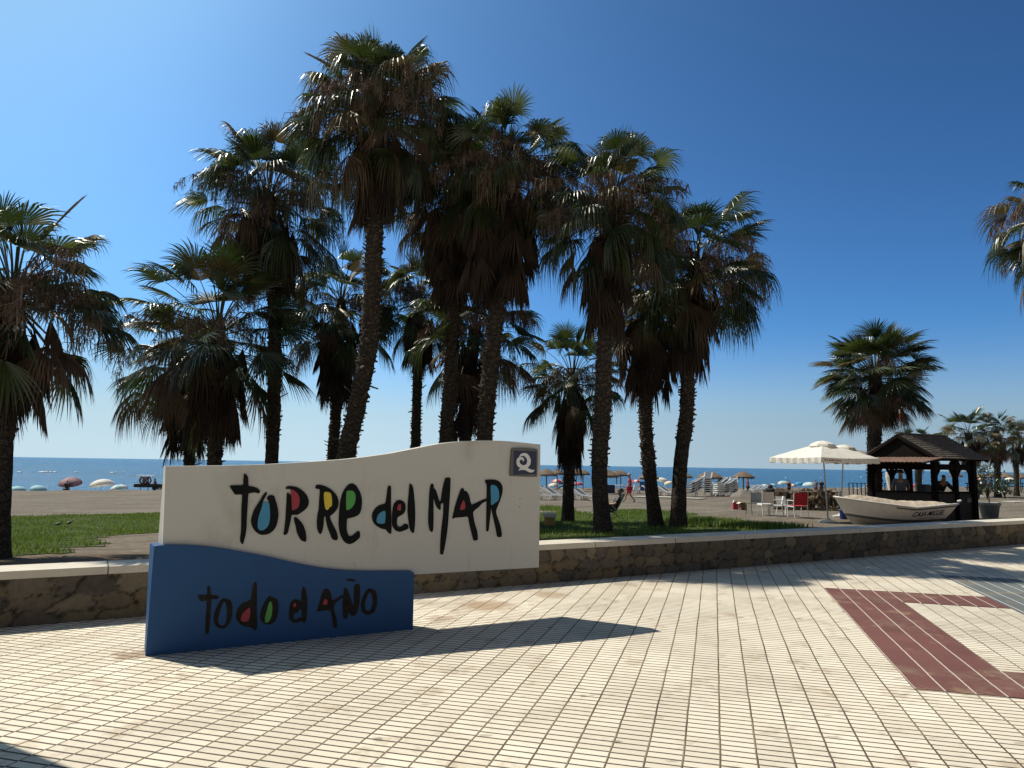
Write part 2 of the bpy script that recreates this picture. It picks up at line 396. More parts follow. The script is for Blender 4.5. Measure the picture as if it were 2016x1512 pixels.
def render_mat(name, col, stain, amt=.5, scale=1.0, rough=.7):
    b = NB(name); p = b.pos()
    n = b.noise(p, 1.4 * scale, 6, .65); n2 = b.noise(p, 120, 3, .8); n3 = b.noise(b.scale(p, (3, 3, .5)), 2.0 * scale, 5, .6)
    k = b.node('ShaderNodeVectorMath', operation='SCALE'); k.inputs[0].default_value = col; b.put(k.inputs['Scale'], b.m('ADD', .93, b.m('MULTIPLY', n2, .14)))
    c = b.mix(b.m('MULTIPLY', b.step(n, .5, .78), amt), k.outputs[0], stain)
    c = b.mix(b.m('MULTIPLY', b.step(n3, .56, .78), amt * .7), c, stain)
    return b.done(c, rough, b.bump(n2, .35, .003), spec=.3)
M_WHITE = render_mat('off white rendered panel', (.535, .525, .485), (.33, .295, .24), .65)
M_BLUE = render_mat('blue painted render', (.013, .070, .195), (.012, .046, .125), .4, 2, .55)
M_INK = plain('black letter paint', (.007, .009, .009), .75, .3, 30, .15, spec=.12)
M_INK2 = plain('faded black letter paint', (.024, .021, .018), .8, .6, 25, .15, spec=.1)
M_LBLUE = plain('sky blue letter filling', (.035, .24, .42), .5, .1)
M_LRED = plain('crimson letter filling', (.30, .015, .035), .5, .1)
M_LYEL = plain('yellow letter filling', (.62, .47, .03), .5, .1)
M_LGRN = plain('green letter filling', (.06, .30, .05), .5, .1)
M_FRAME = plain('grey badge frame', (.10, .10, .095), .45, .15)
M_NAVY = plain('navy badge panel', (.006, .009, .055), .35, .1)
M_EMBL = plain('white badge emblem', (.72, .72, .70), .5, .05)

def leaf_mat(name, c1, c2, tr=.28, rough=.34, tcol=None):
    b = NB(name); p = b.pos()
    n = b.noise(p, 2.2, 4, .6); n2 = b.noise(p, 22, 2)
    c = b.mix(b.step(n, .3, .7), c1, c2)
    b.done(c, b.m('ADD', rough, b.m('MULTIPLY', n2, .2)), spec=.6)
    t = b.node('ShaderNodeBsdfTranslucent'); b.put(t.inputs[0], tcol or c2)
    mx = b.node('ShaderNodeMixShader'); mx.inputs[0].default_value = tr
    b.t.links.new(b.b.outputs[0], mx.inputs[1]); b.t.links.new(t.outputs[0], mx.inputs[2]); b.t.links.new(mx.outputs[0], b.out.inputs[0])
    return b.mat
M_LEAF = [leaf_mat('palm leaf deep green', (.016, .028, .012), (.030, .050, .016), .14, .24, (.06, .10, .015)),
          leaf_mat('palm leaf olive green', (.026, .038, .013), (.050, .068, .020), .20, .26, (.11, .15, .02)),
          leaf_mat('palm leaf yellowing', (.08, .065, .026), (.13, .10, .036), .18, .4),
          leaf_mat('palm leaf dry brown', (.060, .036, .022), (.105, .064, .036), .10, .6)]
M_DEAD = [leaf_mat('dead palm leaf dark', (.020, .013, .009), (.040, .025, .017), .05, .75),
          leaf_mat('dead palm leaf brown', (.038, .023, .014), (.068, .040, .024), .06, .7)]
M_SEED = leaf_mat('dry palm flower stalks', (.10, .072, .054), (.235, .17, .125), .25, .7)
def bark_mat():
    b = NB('palm bark'); p = b.pos()
    q = b.scale(p, (1, 1, 4.5))
    n = b.noise(q, 5, 6, .7); v = b.vor(b.scale(p, (1, 1, .75)), 13, 'DISTANCE_TO_EDGE')
    c = b.ramp(n, [(.25, (.030, .024, .020)), (.5, (.065, .054, .044)), (.8, (.13, .11, .09))])
    c = b.mix(b.m('MULTIPLY', b.m('SUBTRACT', 1, b.step(v, .0, .05)), .6), c, (.03, .024, .019))
    h = b.m('ADD', n, b.m('MULTIPLY', b.step(v, 0, .12), .6))
    return b.done(c, .95, b.bump(h, 1.0, .04), spec=.1)
M_BARK = bark_mat()
M_BOOT = plain('palm leaf base stubs', (.075, .055, .042), .9, .5, 6, .4)

# ------------------------------------------------------------------ the setting
def flat(name, poly, z, mat):
    mb = MB(); mb.add([(x, y, z) for x, y in poly], [tuple(range(len(poly)))])
    o = mb.build(name, mat); tag(o, kind='structure'); return o
def wpt(s, d): return (WU[0] * s + WV[0] * d + 0.0, WY + WU[1] * s + WV[1] * d)   # s along, d across the wall
pave = flat('pavement', [wpt(-120, .10), wpt(-120, -90), wpt(260, -90), wpt(260, .10)], 0.0, M_PAVE)
def gj(g, j): return (PG[0] * g + PJ[0] * j, PG[1] * g + PJ[1] * j)
def band(name, g0, g1, j0, j1, mat):
    return flat(name, [gj(g0, j0), gj(g1, j0), gj(g1, j1), gj(g0, j1)], .004, mat)
def outline(name, pts, mat): return flat(name, [gj(*p) for p in pts], .004, mat)
outline('red_paving_band', [(1.397, 6.135), (6.6, 6.135), (6.6, 6.89), (2.185, 6.89), (2.185, 10.01), (3.335, 10.01), (3.335, 10.806), (1.397, 10.806)], M_RED)
outline('grey_paving_band', [(3.339, 7.5), (4.13, 7.5), (4.13, 12.0), (8.2, 12.0), (8.2, 12.79), (3.339, 12.79)], M_GREY)

s_ = np.concatenate([np.linspace(-150, -30, 40)[:-1], np.linspace(-30, 60, 260)[:-1], np.linspace(60, 330, 60)])
d_ = np.concatenate([np.linspace(.12, 20, 100)[:-1], np.linspace(20, 75, 90)[:-1], np.linspace(75, 200, 12)])
SS, DD = np.meshgrid(s_, d_)
X = WU[0] * SS + WV[0] * DD; Y = WY + WU[1] * SS + WV[1] * DD; Z = ground(X, Y)
V = np.stack([X, Y, Z], -1).reshape(-1, 3); nc = len(s_); nr = len(d_)
i, j = np.meshgrid(np.arange(nr - 1), np.arange(nc - 1), indexing='ij'); a = (i * nc + j).ravel()
beach = np_mesh('beach', V, np.stack([a, a + 1, a + nc + 1, a + nc], -1), M_SAND, smooth=True); tag(beach, kind='structure')
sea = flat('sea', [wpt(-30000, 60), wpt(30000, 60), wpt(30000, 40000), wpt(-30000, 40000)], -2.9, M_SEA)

# lawn: patches of sheet with a ragged rim plus blades
LAWN = [[(-260, 1020), (15, 1017), (120, 1014), (320, 1008), (600, 1004), (900, 1001), (1068, 998), (1100, 1003), (1150, 1008), (1200, 1004), (1260, 1002),
         (1330, 1008), (1370, 1019), (1400, 1021), (1440, 1030), (1490, 1036), (1560, 1040), (1600, 1043), (1500, 1050), (1300, 1062), (1180, 1068),
         (1000, 1080), (820, 1088), (520, 1075), (400, 1052), (322, 1044), (240, 1056), (170, 1064), (165, 1078), (130, 1087), (60, 1096), (-40, 1100), (-260, 1098)]]
LP = [[tuple(on_ground(*p)[:2]) for p in poly] for poly in LAWN]
def inside(px, py, poly):
    r = np.zeros(px.shape, bool); n = len(poly)
    for k in range(n):
        x1, y1 = poly[k]; x2, y2 = poly[(k + 1) % n]
        c = ((y1 > py) != (y2 > py)); xi = (x2 - x1) * (py - y1) / (y2 - y1 + 1e-12) + x1
        r ^= c & (px < xi)
    return r
NR = np.random.RandomState(3)
gx, gy = np.meshgrid(np.arange(-24, 18, .09), np.arange(1, 30, .09))
wx = gx + .35 * np.sin(gy * 2.3 + gx) + .2 * np.sin(gy * 6.1 - gx * 3); wy = gy + .3 * np.sin(gx * 2.1) + .18 * np.sin(gx * 5.3 + gy * 2)
bare = (np.sin(gx * 2.9 + 1.7 * np.sin(gy * 1.9)) * np.sin(gy * 2.4 + 1.3 * np.sin(gx * 1.1 + .5)) + .45 * np.sin(gx * 7.3 + gy * 4.1) * np.sin(gy * 8.9 - gx * 3.3)) > .93
keep = inside(wx, wy, LP[0]) & (dist(gx, gy) > .55) & ~bare
ii, jj = np.nonzero(keep)
c0 = np.stack([gx[ii, jj], gy[ii, jj]], -1)
h = .045
Vq = np.concatenate([c0 + (-h, -h), c0 + (h, -h), c0 + (h, h), c0 + (-h, h)]); Nq = len(c0)
Vq = np.column_stack([Vq, ground(Vq[:, 0], Vq[:, 1]) + .010]); k = np.arange(Nq)
M_TURF = plain('turf', (.050, .070, .018), .95, .45, 3.0, .8, .05)
lawn = np_mesh('lawn', Vq, np.stack([k, k + Nq, k + 2 * Nq, k + 3 * Nq], -1), M_TURF); tag(lawn, kind='structure')
M_GRASS = [leaf_mat('grass blades', (.085, .150, .014), (.14, .21, .022), .35, .6), leaf_mat('pale grass blades', (.12, .19, .025), (.18, .22, .045), .3, .6)]
nb = 120000
pick = NR.randint(0, Nq, nb); P = c0[pick] + NR.uniform(-.11, .11, (nb, 2))
den = .5 + .5 * np.sin(P[:, 0] * 1.7 + np.sin(P[:, 1] * 2.1) * 1.5) * np.sin(P[:, 1] * 1.3 + P[:, 0] * .6)
P = P[NR.rand(nb) < .15 + .85 * den]
# taller unmown grass round the trunks on the right
tall = [tuple(on_ground(px, py)[:2]) for px, py in [(1090, 1004), (1120, 1012), (1215, 1010), (1240, 1008), (1262, 1008), (1290, 1012), (1310, 1012), (1355, 1026), (1385, 1025), (1410, 1028), (1440, 1036), (1500, 1039), (1515, 1038), (1080, 1000), (1225, 1012), (1250, 1012)]]
Tl = np.concatenate([np.array(t) + NR.normal(0, .38, (800, 2)) for t in tall]); 
nP = len(P); P = np.concatenate([P, Tl]); n = len(P)
Hh = NR.uniform(.035, .09, n); Hh[nP:] = NR.uniform(.06, .17, n - nP)
keep2 = dist(P[:, 0], P[:, 1]) > .6; P = P[keep2]; Hh = Hh[keep2]; n = len(P)
az = NR.uniform(0, 6.283, n); ln = NR.uniform(.1, .7, n) * Hh; wd = .008 + Hh * .06
b0 = np.column_stack([P, ground(P[:, 0], P[:, 1])]); sx = np.column_stack([-np.sin(az), np.cos(az), 0 * az]) * wd[:, None]
tp = b0 + np.column_stack([np.cos(az) * ln, np.sin(az) * ln, Hh])
Vg = np.concatenate([b0 - sx, b0 + sx, tp]); k = np.arange(n)
grass = np_mesh('grass', Vg, np.stack([k, k + n, k + 2 * n], -1), M_GRASS, (NR.rand(n) < .3).astype(int))
tag(grass, 'green grass growing between the palms behind the wall', 'grass', kind='stuff')

# plank walkway and pale path strips on the sand
M_PLANK = plain('weathered walkway planks', (.50, .48, .43), .8, .2, 5)
def walk(name, pts, w=1.2):
    q = [on_ground(*p) for p in pts]; mb = MB()
    for a_, b_ in zip(q[:-1], q[1:]):
        a_ = np.array(a_); b_ = np.array(b_); L = np.linalg.norm(b_ - a_); n_ = int(L / .17)
        for k_ in range(n_):
            c = a_ + (b_ - a_) * (k_ + .5) / n_; dd = (b_ - a_)[:2] / L; ang = math.atan2(dd[1], dd[0])
            mb.box((c[0], c[1], ground(c[0], c[1]) + .05), (.13, w, .035), 0, Matrix.Rotation(ang, 3, 'Z'))
    o = mb.build(name, M_PLANK); return tag(o, kind='structure')
walk('boardwalk', [(1250, 978.5), (1385, 983)], 1.3)
walk('boardwalk', [(1912, 977), (1948, 979)], 1.0)
walk('boardwalk', [(1985, 989.5), (2060, 989.5)], .8)

# promenade wall
wall = thing('promenade_wall', (wpt(0, 0)[0], wpt(0, 0)[1], 0), 'low rubble stone promenade wall with cream coping slabs', 'wall')
def wall_local(mb, name, mat): return mb.build(name, mat, wall, origin=tuple(wall.location))
mb = MB(); mb.prism([wpt(-60, .02) + (-.3,), wpt(150, .02) + (-.3,), wpt(150, .02) + (.445,), wpt(-60, .02) + (.445,)], (WV[0] * .38, WV[1] * .38, 0))
o = wall_local(mb, 'core', plain('wall core mortar', (.12, .10, .08), .9, .3, 6, .6))
rw = np.random.RandomState(8)                 # the rubble face: every stone swells out of the mortar
cells = []
for iz, zc_ in enumerate((.06, .20, .345)):
    sc_ = -14.0
    while sc_ < 40: w_ = rw.uniform(.16, .42); cells.append((sc_ + w_ / 2, zc_ + rw.normal(0, .022), w_ * .5, rw.uniform(.055, .085), rw.rand(), rw.uniform(.5, 1))); sc_ += w_
cells = np.array(cells)
sg_ = np.arange(-14, 40, .022); zg_ = np.linspace(-.03, .444, 24); SG, ZG = np.meshgrid(sg_, zg_); wob_ = .02 * np.sin(SG * 21 + ZG * 30) + .014 * np.sin(SG * 47 - ZG * 61)
best = np.full(SG.shape, 9.); sec_ = np.full(SG.shape, 9.); idc = np.zeros(SG.shape, int)
for ci, (cs_, cz_, cw_, ch_, cr_, cp_) in enumerate(cells):
    j0, j1 = np.searchsorted(sg_, (cs_ - .8, cs_ + .8)); dd_ = np.hypot((SG[:, j0:j1] + wob_[:, j0:j1] - cs_) / cw_, (ZG[:, j0:j1] + wob_[:, j0:j1] * .7 - cz_) / ch_)
    b_, s2_ = best[:, j0:j1], sec_[:, j0:j1]; m_ = dd_ < b_
    s2_[:] = np.where(m_, b_, np.minimum(s2_, dd_)); idc[:, j0:j1][m_] = ci; b_[m_] = dd_[m_]
edge_ = np.clip((sec_ - best) / .45, 0, 1); out_ = (edge_ ** .45) * cells[idc, 5] * .045 + .004 * rw.normal(0, 1, SG.shape) * (edge_ > .1)
XW = WU[0] * SG - WV[0] * (out_ - .012); YW = WY + WU[1] * SG - WV[1] * (out_ - .012)
VW = np.stack([XW - wall.location.x, YW - wall.location.y, ZG], -1).reshape(-1, 3); nj = len(sg_)
iw, jw = np.meshgrid(np.arange(len(zg_) - 1), np.arange(nj - 1), indexing='ij'); aw = (iw * nj + jw).ravel()
face = np_mesh('stone_face', VW, np.stack([aw, aw + 1, aw + nj + 1, aw + nj], -1), M_STONE, None, wall, True)
ca = face.data.color_attributes.new('stone', 'FLOAT_COLOR', 'POINT')
cd = np.ones((VW.shape[0], 4), np.float32); cd[:, 0] = cells[idc, 4].ravel(); cd[:, 1] = ((1 - np.clip(edge_ * 1.5, 0, 1)) ** 1.3).ravel(); cd[:, 2] = 0; ca.data.foreach_set('color', cd.ravel())
mb = MB()
for k in range(-40, 98):
    s0 = k * 1.52 - .12; s1 = s0 + 1.516; q = [wpt(s0 + .002, -.035), wpt(s1 - .002, -.035), wpt(s1 - .002, .435), wpt(s0 + .002, .435)]
    dz = U(-.003, .003)
    mb.prism([(x, y, .4455) for x, y in q], (0, 0, .075 + dz))
o = wall_local(mb, 'coping', M_COPING)

# ------------------------------------------------------------------ the sign
A0 = at_h(286.5, 1292); B0 = at_h(813, 1239)
SU = (B0 - A0) / np.linalg.norm(B0 - A0); SN = np.array([-SU[1], SU[0], 0])
def on_sign(px, py, off=0.0):
    P0 = A0 + SN * off; d = ray(px, py); return CC + d * (((P0 - CC) @ SN) / (d @ SN))
sign = thing('town_sign', (A0 + B0) / 2, 'white wavy town sign panel resting on a blue base block, with hand painted lettering', 'sign')
so = tuple(sign.location)
BO, WO = 0.0, 0.045          # front planes of base and panel
def vflat(n, k=0): return SN * k
# white panel
top = [(326, 918), (440, 916.5), (520, 914.3), (600, 910), (660, 905.8), (700, 902), (760, 894), (800, 886.5), (860, 874.8), (900, 869.7), (940, 867.4), (975, 867.4), (1010, 869.4), (1064, 875)]
fr = [on_sign(*p, WO) for p in [(c[0], c[1]) for c in catmull(top, 4, False)]]
fr += [on_sign(1061, 1117, WO), on_sign(816, 1131, WO), on_sign(700, 1139, WO), on_sign(560, 1146, WO), on_sign(317, 1160, WO)]
bk = [p + SN * .17 for p in fr]
bk[0] = bk[0] - SU * .005; bk[-1] = bk[-1] - SU * .04
mb = MB(); mb.prism(fr, SN * .17, 0, bk); white = mb.build('white_panel', M_WHITE, sign, origin=so)
bv = white.modifiers.new('b', 'BEVEL'); bv.width = .005; bv.segments = 2; bv.limit_method = 'ANGLE'
btop = [(303.5, 1075.5), (317, 1073.8), (345, 1073), (380, 1074.2), (420, 1078), (460, 1084), (500, 1091), (540, 1099), (570, 1106), (600, 1112.5), (640, 1119.3), (680, 1123), (720, 1124.5), (760, 1124.4), (809, 1124)]
fr = [on_sign(*p) for p in catmull(btop, 3, False)] + [on_sign(815.3, 1127.5)]
fb = B0.copy(); fr += [np.array([fb[0], fb[1], -.02]), np.array([A0[0], A0[1], -.02])]
bk = [p + SN * .26 for p in fr]; bk[0] = bk[0] - SU * .022
mb = MB(); mb.prism(fr, SN * .26, 0, bk); base = mb.build('blue_base', M_BLUE, sign, origin=so)
bv = base.modifiers.new('b', 'BEVEL'); bv.width = .006; bv.segments = 2; bv.limit_method = 'ANGLE'
mb = MB()   # shrinkage cracks: thin vertical joint strip of the white panel
for q in [((1023, 981), (1024.5, 981), (1024.5, 983.5), (1023, 983.5)), ((1022.5, 997), (1024, 996.5), (1024.2, 999.5), (1023, 999.5)), ((695, 1107.5), (695.8, 1107.5), (700.5, 1116), (699.8, 1116.2)), ((621.5, 1103), (623, 1103.5), (624, 1105), (623, 1105)), ((628, 1105.5), (630, 1103.3), (630.5, 1104), (629, 1105.8))]:
    mb = MB(); mb.prism([on_sign(*p, WO - .0015) for p in q], SN * .01); mb.build('paint_chip', M_FRAME, sign, origin=so)

def zz(pts, ox, oy, k): return [(ox + x / k, oy + y / k) for x, y in pts]
def letter(pts, tr, plane, mat, thick=.012, sub=3, name='letter', parent=None, extra=0):
    px = zz(pts, *tr)
    P_ = [on_sign(x, y, plane - thick - extra) for x, y in (catmull(px, sub) if sub > 1 else px)]
    m_ = MB(); m_.prism(P_, SN * (thick - .001 + (0 if not extra else -.0)))
    o_ = m_.build(name, mat, parent or sign, origin=so)
    return o_
T1 = (430, 910, 6.72); T2 = (720, 910, 5.6); T3 = (370, 1120, 5.04)
def fill(pts, tr, plane, mat, host, k=3, th=.012):
    px = zz(pts, *tr); P_ = [on_sign(x, y, plane - th - .0035) for x, y in catmull(px, k)]
    m_ = MB(); m_.prism(P_, SN * .003); o_ = m_.build('colour_fill', mat, None, origin=so); o_.parent = host
def soft(pts, tr, plane, mat, **kw): return letter(pts, tr, plane, mat, **kw)
# T O R R e
L = soft([(340, 160), (350, 152), (378, 172), (392, 200), (397, 240), (400, 312), (430, 318), (490, 332), (530, 355), (550, 380), (548, 400), (528, 415), (505, 405), (470, 402), (412, 412), (398, 425), (390, 520), (384, 640), (376, 760), (374, 850), (360, 960), (345, 1020), (325, 1085), (305, 1075), (290, 1045), (288, 1010), (298, 930), (303, 820), (305, 640), (312, 520), (315, 440), (300, 428), (225, 430), (215, 420), (180, 370), (152, 318), (165, 310), (240, 305), (325, 302), (330, 250), (336, 195)], T1, WO, M_INK, sub=2)
L = soft([(625, 400), (643, 402), (640, 425), (610, 480), (592, 530), (640, 528), (667, 532), (665, 510), (645, 485), (652, 458), (680, 438), (715, 437), (740, 450), (750, 480), (770, 540), (790, 630), (794, 710), (780, 800), (755, 870), (710, 920), (660, 950), (600, 962), (545, 955), (495, 920), (455, 865), (433, 790), (440, 730), (470, 640), (510, 570), (555, 500), (590, 440)], T1, WO, M_INK)
fill([(592, 536), (665, 534), (678, 600), (683, 700), (676, 780), (655, 845), (610, 890), (570, 902), (540, 895), (522, 860), (522, 790), (535, 715), (560, 640), (578, 580)], T1, WO, M_LBLUE, L)
L = soft([(895, 355), (900, 330), (930, 316), (1000, 320), (1060, 340), (1120, 380), (1165, 430), (1192, 490), (1198, 540), (1180, 590), (1140, 635), (1090, 670), (1045, 697), (990, 697), (968, 710), (955, 780), (935, 870), (918, 940), (905, 948), (890, 962), (866, 960), (870, 920), (880, 840), (890, 740), (895, 640), (903, 520), (908, 412), (930, 408), (948, 425), (965, 440), (963, 370), (945, 355)], T1, WO, M_INK, sub=2)
fill([(966, 365), (1000, 372), (1045, 410), (1070, 460), (1075, 520), (1065, 575), (1040, 612), (1010, 628), (976, 634), (972, 560), (966, 480), (962, 420)], T1, WO, M_LRED, L)
L = soft([(1005, 735), (1025, 725), (1060, 752), (1110, 810), (1140, 870), (1158, 930), (1162, 1045), (1120, 1045), (1090, 1025), (1062, 980), (1040, 920), (1025, 850), (1008, 790)], T1, WO, M_INK)
L = soft([(1285, 345), (1292, 318), (1310, 298), (1370, 303), (1430, 325), (1490, 360), (1545, 410), (1580, 470), (1592, 540), (1580, 600), (1550, 650), (1510, 690), (1478, 715), (1490, 765), (1520, 830), (1560, 910), (1580, 980), (1578, 1020), (1555, 1034), (1512, 1020), (1480, 950), (1450, 870), (1430, 790), (1420, 725), (1410, 712), (1398, 740), (1392, 820), (1380, 900), (1360, 945), (1340, 948), (1320, 915), (1306, 840), (1308, 740), (1318, 670), (1330, 620), (1336, 500), (1345, 370), (1315, 355)], T1, WO, M_INK, sub=2)
fill([(1400, 400), (1420, 392), (1475, 402), (1492, 430), (1503, 490), (1503, 560), (1490, 585), (1468, 600), (1450, 628), (1430, 630), (1412, 600), (1402, 530), (1396, 450)], T1, WO, M_LYEL, L, 2)
L = soft([(1765, 282), (1810, 298), (1850, 350), (1885, 420), (1900, 500), (1896, 590), (1880, 660), (1850, 700), (1790, 728), (1715, 745), (1703, 765), (1698, 850), (1705, 920), (1730, 975), (1760, 975), (1800, 950), (1845, 912), (1868, 915), (1874, 950), (1874, 990), (1850, 1020), (1800, 1060), (1750, 1082), (1710, 1080), (1665, 1050), (1625, 980), (1600, 890), (1594, 780), (1600, 650), (1612, 540), (1635, 440), (1670, 360), (1720, 300)], T1, WO, M_INK)
fill([(1700, 385), (1740, 374), (1785, 385), (1812, 425), (1814, 490), (1800, 550), (1765, 600), (1725, 628), (1694, 625), (1690, 520), (1692, 430)], T1, WO, M_LGRN, L)
# d e l
L = soft([(262, 260), (278, 265), (281, 330), (280, 500), (285, 640), (284, 780), (262, 785), (240, 765), (225, 742), (180, 735), (125, 705), (88, 665), (72, 610), (78, 560), (105, 515), (150, 475), (215, 455), (228, 400), (240, 320), (248, 270)], T2, WO, M_INK, sub=2)
fill([(200, 537), (217, 548), (218, 600), (212, 660), (195, 678), (140, 674), (122, 655), (125, 610), (150, 565)], T2, WO, M_LBLUE, L)
L = soft([(350, 422), (395, 420), (430, 445), (441, 490), (435, 540), (410, 575), (365, 600), (348, 625), (347, 680), (362, 710), (395, 708), (430, 680), (462, 685), (472, 705), (465, 735), (420, 755), (370, 768), (325, 745), (298, 700), (292, 630), (297, 540), (310, 470)], T2, WO, M_INK)
fill([(362, 468), (388, 462), (390, 500), (385, 532), (352, 528), (350, 500)], T2, WO, M_LRED, L, 2)
L = soft([(487, 240), (510, 250), (525, 285), (532, 350), (542, 450), (547, 570), (545, 680), (532, 775), (510, 772), (490, 735), (475, 650), (465, 540), (468, 440), (478, 340)], T2, WO, M_INK)
# M A R
L = soft([(722, 243), (748, 243), (752, 285), (770, 300), (790, 350), (805, 405), (820, 435), (832, 410), (850, 290), (870, 210), (885, 172), (930, 172), (936, 200), (932, 330), (922, 480), (912, 640), (895, 800), (875, 920), (855, 1012), (830, 1015), (824, 980), (828, 860), (840, 720), (855, 600), (860, 500), (858, 452), (840, 455), (828, 470), (828, 515), (815, 525), (790, 500), (768, 450), (752, 390), (748, 450), (750, 560), (748, 680), (742, 760), (714, 762), (696, 690), (693, 600), (700, 450), (706, 330)], T2, WO, M_INK, sub=2)
L = soft([(1058, 290), (1080, 288), (1086, 315), (1115, 320), (1145, 380), (1165, 462), (1200, 458), (1260, 430), (1330, 402), (1336, 425), (1290, 450), (1240, 500), (1188, 545), (1190, 600), (1205, 680), (1230, 760), (1238, 850), (1225, 860), (1195, 865), (1182, 830), (1160, 740), (1140, 650), (1128, 602), (1060, 608), (990, 612), (965, 622), (960, 610), (985, 500), (1015, 400), (1040, 330)], T2, WO, M_INK, sub=2)
fill([(1078, 418), (1095, 450), (1098, 495), (1085, 520), (1045, 525), (1045, 490), (1062, 445)], T2, WO, M_LRED, L)
L = soft([(1320, 200), (1345, 193), (1420, 192), (1470, 210), (1500, 245), (1512, 290), (1505, 350), (1480, 430), (1450, 500), (1438, 550), (1455, 610), (1480, 680), (1495, 740), (1500, 820), (1455, 822), (1445, 770), (1425, 680), (1405, 590), (1385, 505), (1378, 560), (1365, 680), (1355, 755), (1335, 758), (1333, 700), (1335, 500), (1338, 330), (1336, 245), (1322, 225)], T2, WO, M_INK, sub=2)
fill([(1380, 258), (1405, 250), (1440, 265), (1465, 310), (1472, 370), (1462, 420), (1430, 445), (1385, 472), (1382, 400), (1378, 320)], T2, WO, M_LBLUE, L)
# second line on the base: todo el ANO
LT = dict(thick=.004)
def low(pts, **kw): return letter(pts, T3, BO, M_INK2, thick=.004, sub=2)
def lowfill(pts, mat, host): fill(pts, T3, BO, mat, host, 3, .004)
low([(192, 180), (210, 172), (224, 195), (230, 255), (275, 262), (305, 272), (300, 298), (250, 300), (232, 310), (228, 400), (220, 520), (208, 630), (180, 648), (172, 600), (178, 480), (185, 320), (140, 325), (112, 300), (98, 265), (130, 255), (188, 255)])
L = low([(350, 290), (375, 298), (405, 305), (430, 325), (443, 390), (438, 470), (415, 540), (370, 585), (325, 592), (280, 570), (257, 525), (255, 470), (275, 400), (310, 330)])
lowfill([(365, 325), (382, 380), (385, 470), (370, 540), (340, 562), (310, 545), (302, 500), (318, 430), (345, 350)], M_BLUE, L)
L = low([(655, 140), (682, 135), (685, 220), (684, 350), (685, 480), (688, 590), (655, 608), (630, 580), (560, 570), (505, 535), (475, 470), (490, 400), (540, 340), (620, 305), (635, 220)])
lowfill([(595, 395), (615, 388), (618, 440), (605, 505), (570, 525), (530, 515), (528, 475), (555, 430)], M_LRED, L)
L = low([(800, 275), (820, 268), (845, 285), (875, 290), (895, 340), (898, 420), (880, 490), (845, 540), (790, 552), (745, 535), (718, 490), (725, 420), (755, 340)])
lowfill([(815, 325), (828, 330), (838, 390), (828, 470), (800, 525), (770, 530), (765, 480), (785, 410), (800, 350)], M_LGRN, L)
L = low([(1045, 305), (1095, 305), (1125, 330), (1122, 390), (1090, 430), (1055, 445), (1050, 490), (1075, 502), (1110, 480), (1132, 490), (1125, 520), (1080, 535), (1040, 530), (1008, 500), (1002, 430), (1015, 350)])
lowfill([(1050, 345), (1072, 342), (1070, 372), (1048, 378)], M_LRED, L)
low([(1145, 178), (1165, 195), (1180, 260), (1186, 370), (1180, 470), (1165, 530), (1135, 525), (1128, 440), (1125, 320), (1132, 220)])
L = low([(1362, 195), (1395, 205), (1420, 250), (1435, 310), (1480, 290), (1535, 260), (1530, 290), (1480, 325), (1448, 375), (1460, 440), (1480, 520), (1480, 580), (1450, 582), (1435, 520), (1415, 420), (1350, 412), (1285, 425), (1285, 400), (1310, 320), (1335, 230)])
lowfill([(1362, 298), (1382, 310), (1385, 340), (1368, 358), (1342, 352), (1345, 325)], M_LRED, L)
low([(1550, 195), (1575, 190), (1598, 240), (1625, 320), (1645, 360), (1648, 280), (1650, 175), (1675, 150), (1705, 158), (1708, 230), (1702, 340), (1680, 430), (1650, 465), (1615, 460), (1592, 420), (1585, 480), (1560, 495), (1540, 470), (1535, 380), (1540, 270)])
low([(1568, 105), (1590, 97), (1630, 98), (1665, 115), (1660, 125), (1620, 122), (1585, 118)])
L = low([(1790, 195), (1820, 200), (1855, 210), (1876, 260), (1878, 340), (1858, 410), (1820, 450), (1775, 455), (1735, 435), (1716, 380), (1725, 310), (1755, 240)])
lowfill([(1800, 235), (1825, 270), (1830, 340), (1812, 400), (1785, 415), (1760, 395), (1758, 340), (1775, 280)], M_BLUE, L)
# quality badge with the Q
T4 = (980, 870, 18.9)
badge = letter([(540, 250), (700, 228), (950, 222), (1200, 235), (1440, 265), (1478, 290), (1490, 480), (1482, 800), (1470, 1100), (1462, 1270), (1435, 1300), (1150, 1300), (800, 1288), (500, 1268), (470, 1220), (463, 1050), (485, 750), (515, 400)], T4, WO, M_FRAME, thick=.022, sub=2, name='badge_frame')
def bfill(name, pts, mat, ex, sub=1):
    px = zz(pts, *T4); P_ = [on_sign(x, y, WO - .022 - ex) for x, y in (catmull(px, sub) if sub > 1 else px)]
    m_ = MB(); m_.prism(P_, SN * .002); o_ = m_.build(name, mat, None, origin=so); o_.parent = badge
bfill('badge_panel', [(605, 325), (1020, 340), (1437, 350), (1432, 780), (1425, 1212), (1000, 1210), (578, 1222), (590, 780)], M_NAVY, .0025)
bfill('badge_emblem', [(800, 560), (825, 490), (880, 440), (960, 415), (1050, 420), (1130, 470), (1190, 560), (1225, 660), (1228, 740), (1210, 830), (1170, 900), (1115, 962), (1160, 990), (1210, 1015), (1280, 1040), (1330, 1045), (1375, 1040), (1340, 1090), (1290, 1130), (1230, 1138), (1160, 1125), (1100, 1095), (1040, 1060), (980, 1045), (900, 1045), (840, 1050), (790, 1060), (775, 1050), (800, 1010), (838, 970), (770, 930), (720, 860), (698, 780), (700, 700), (720, 640), (755, 595)], M_EMBL, .005, 2)
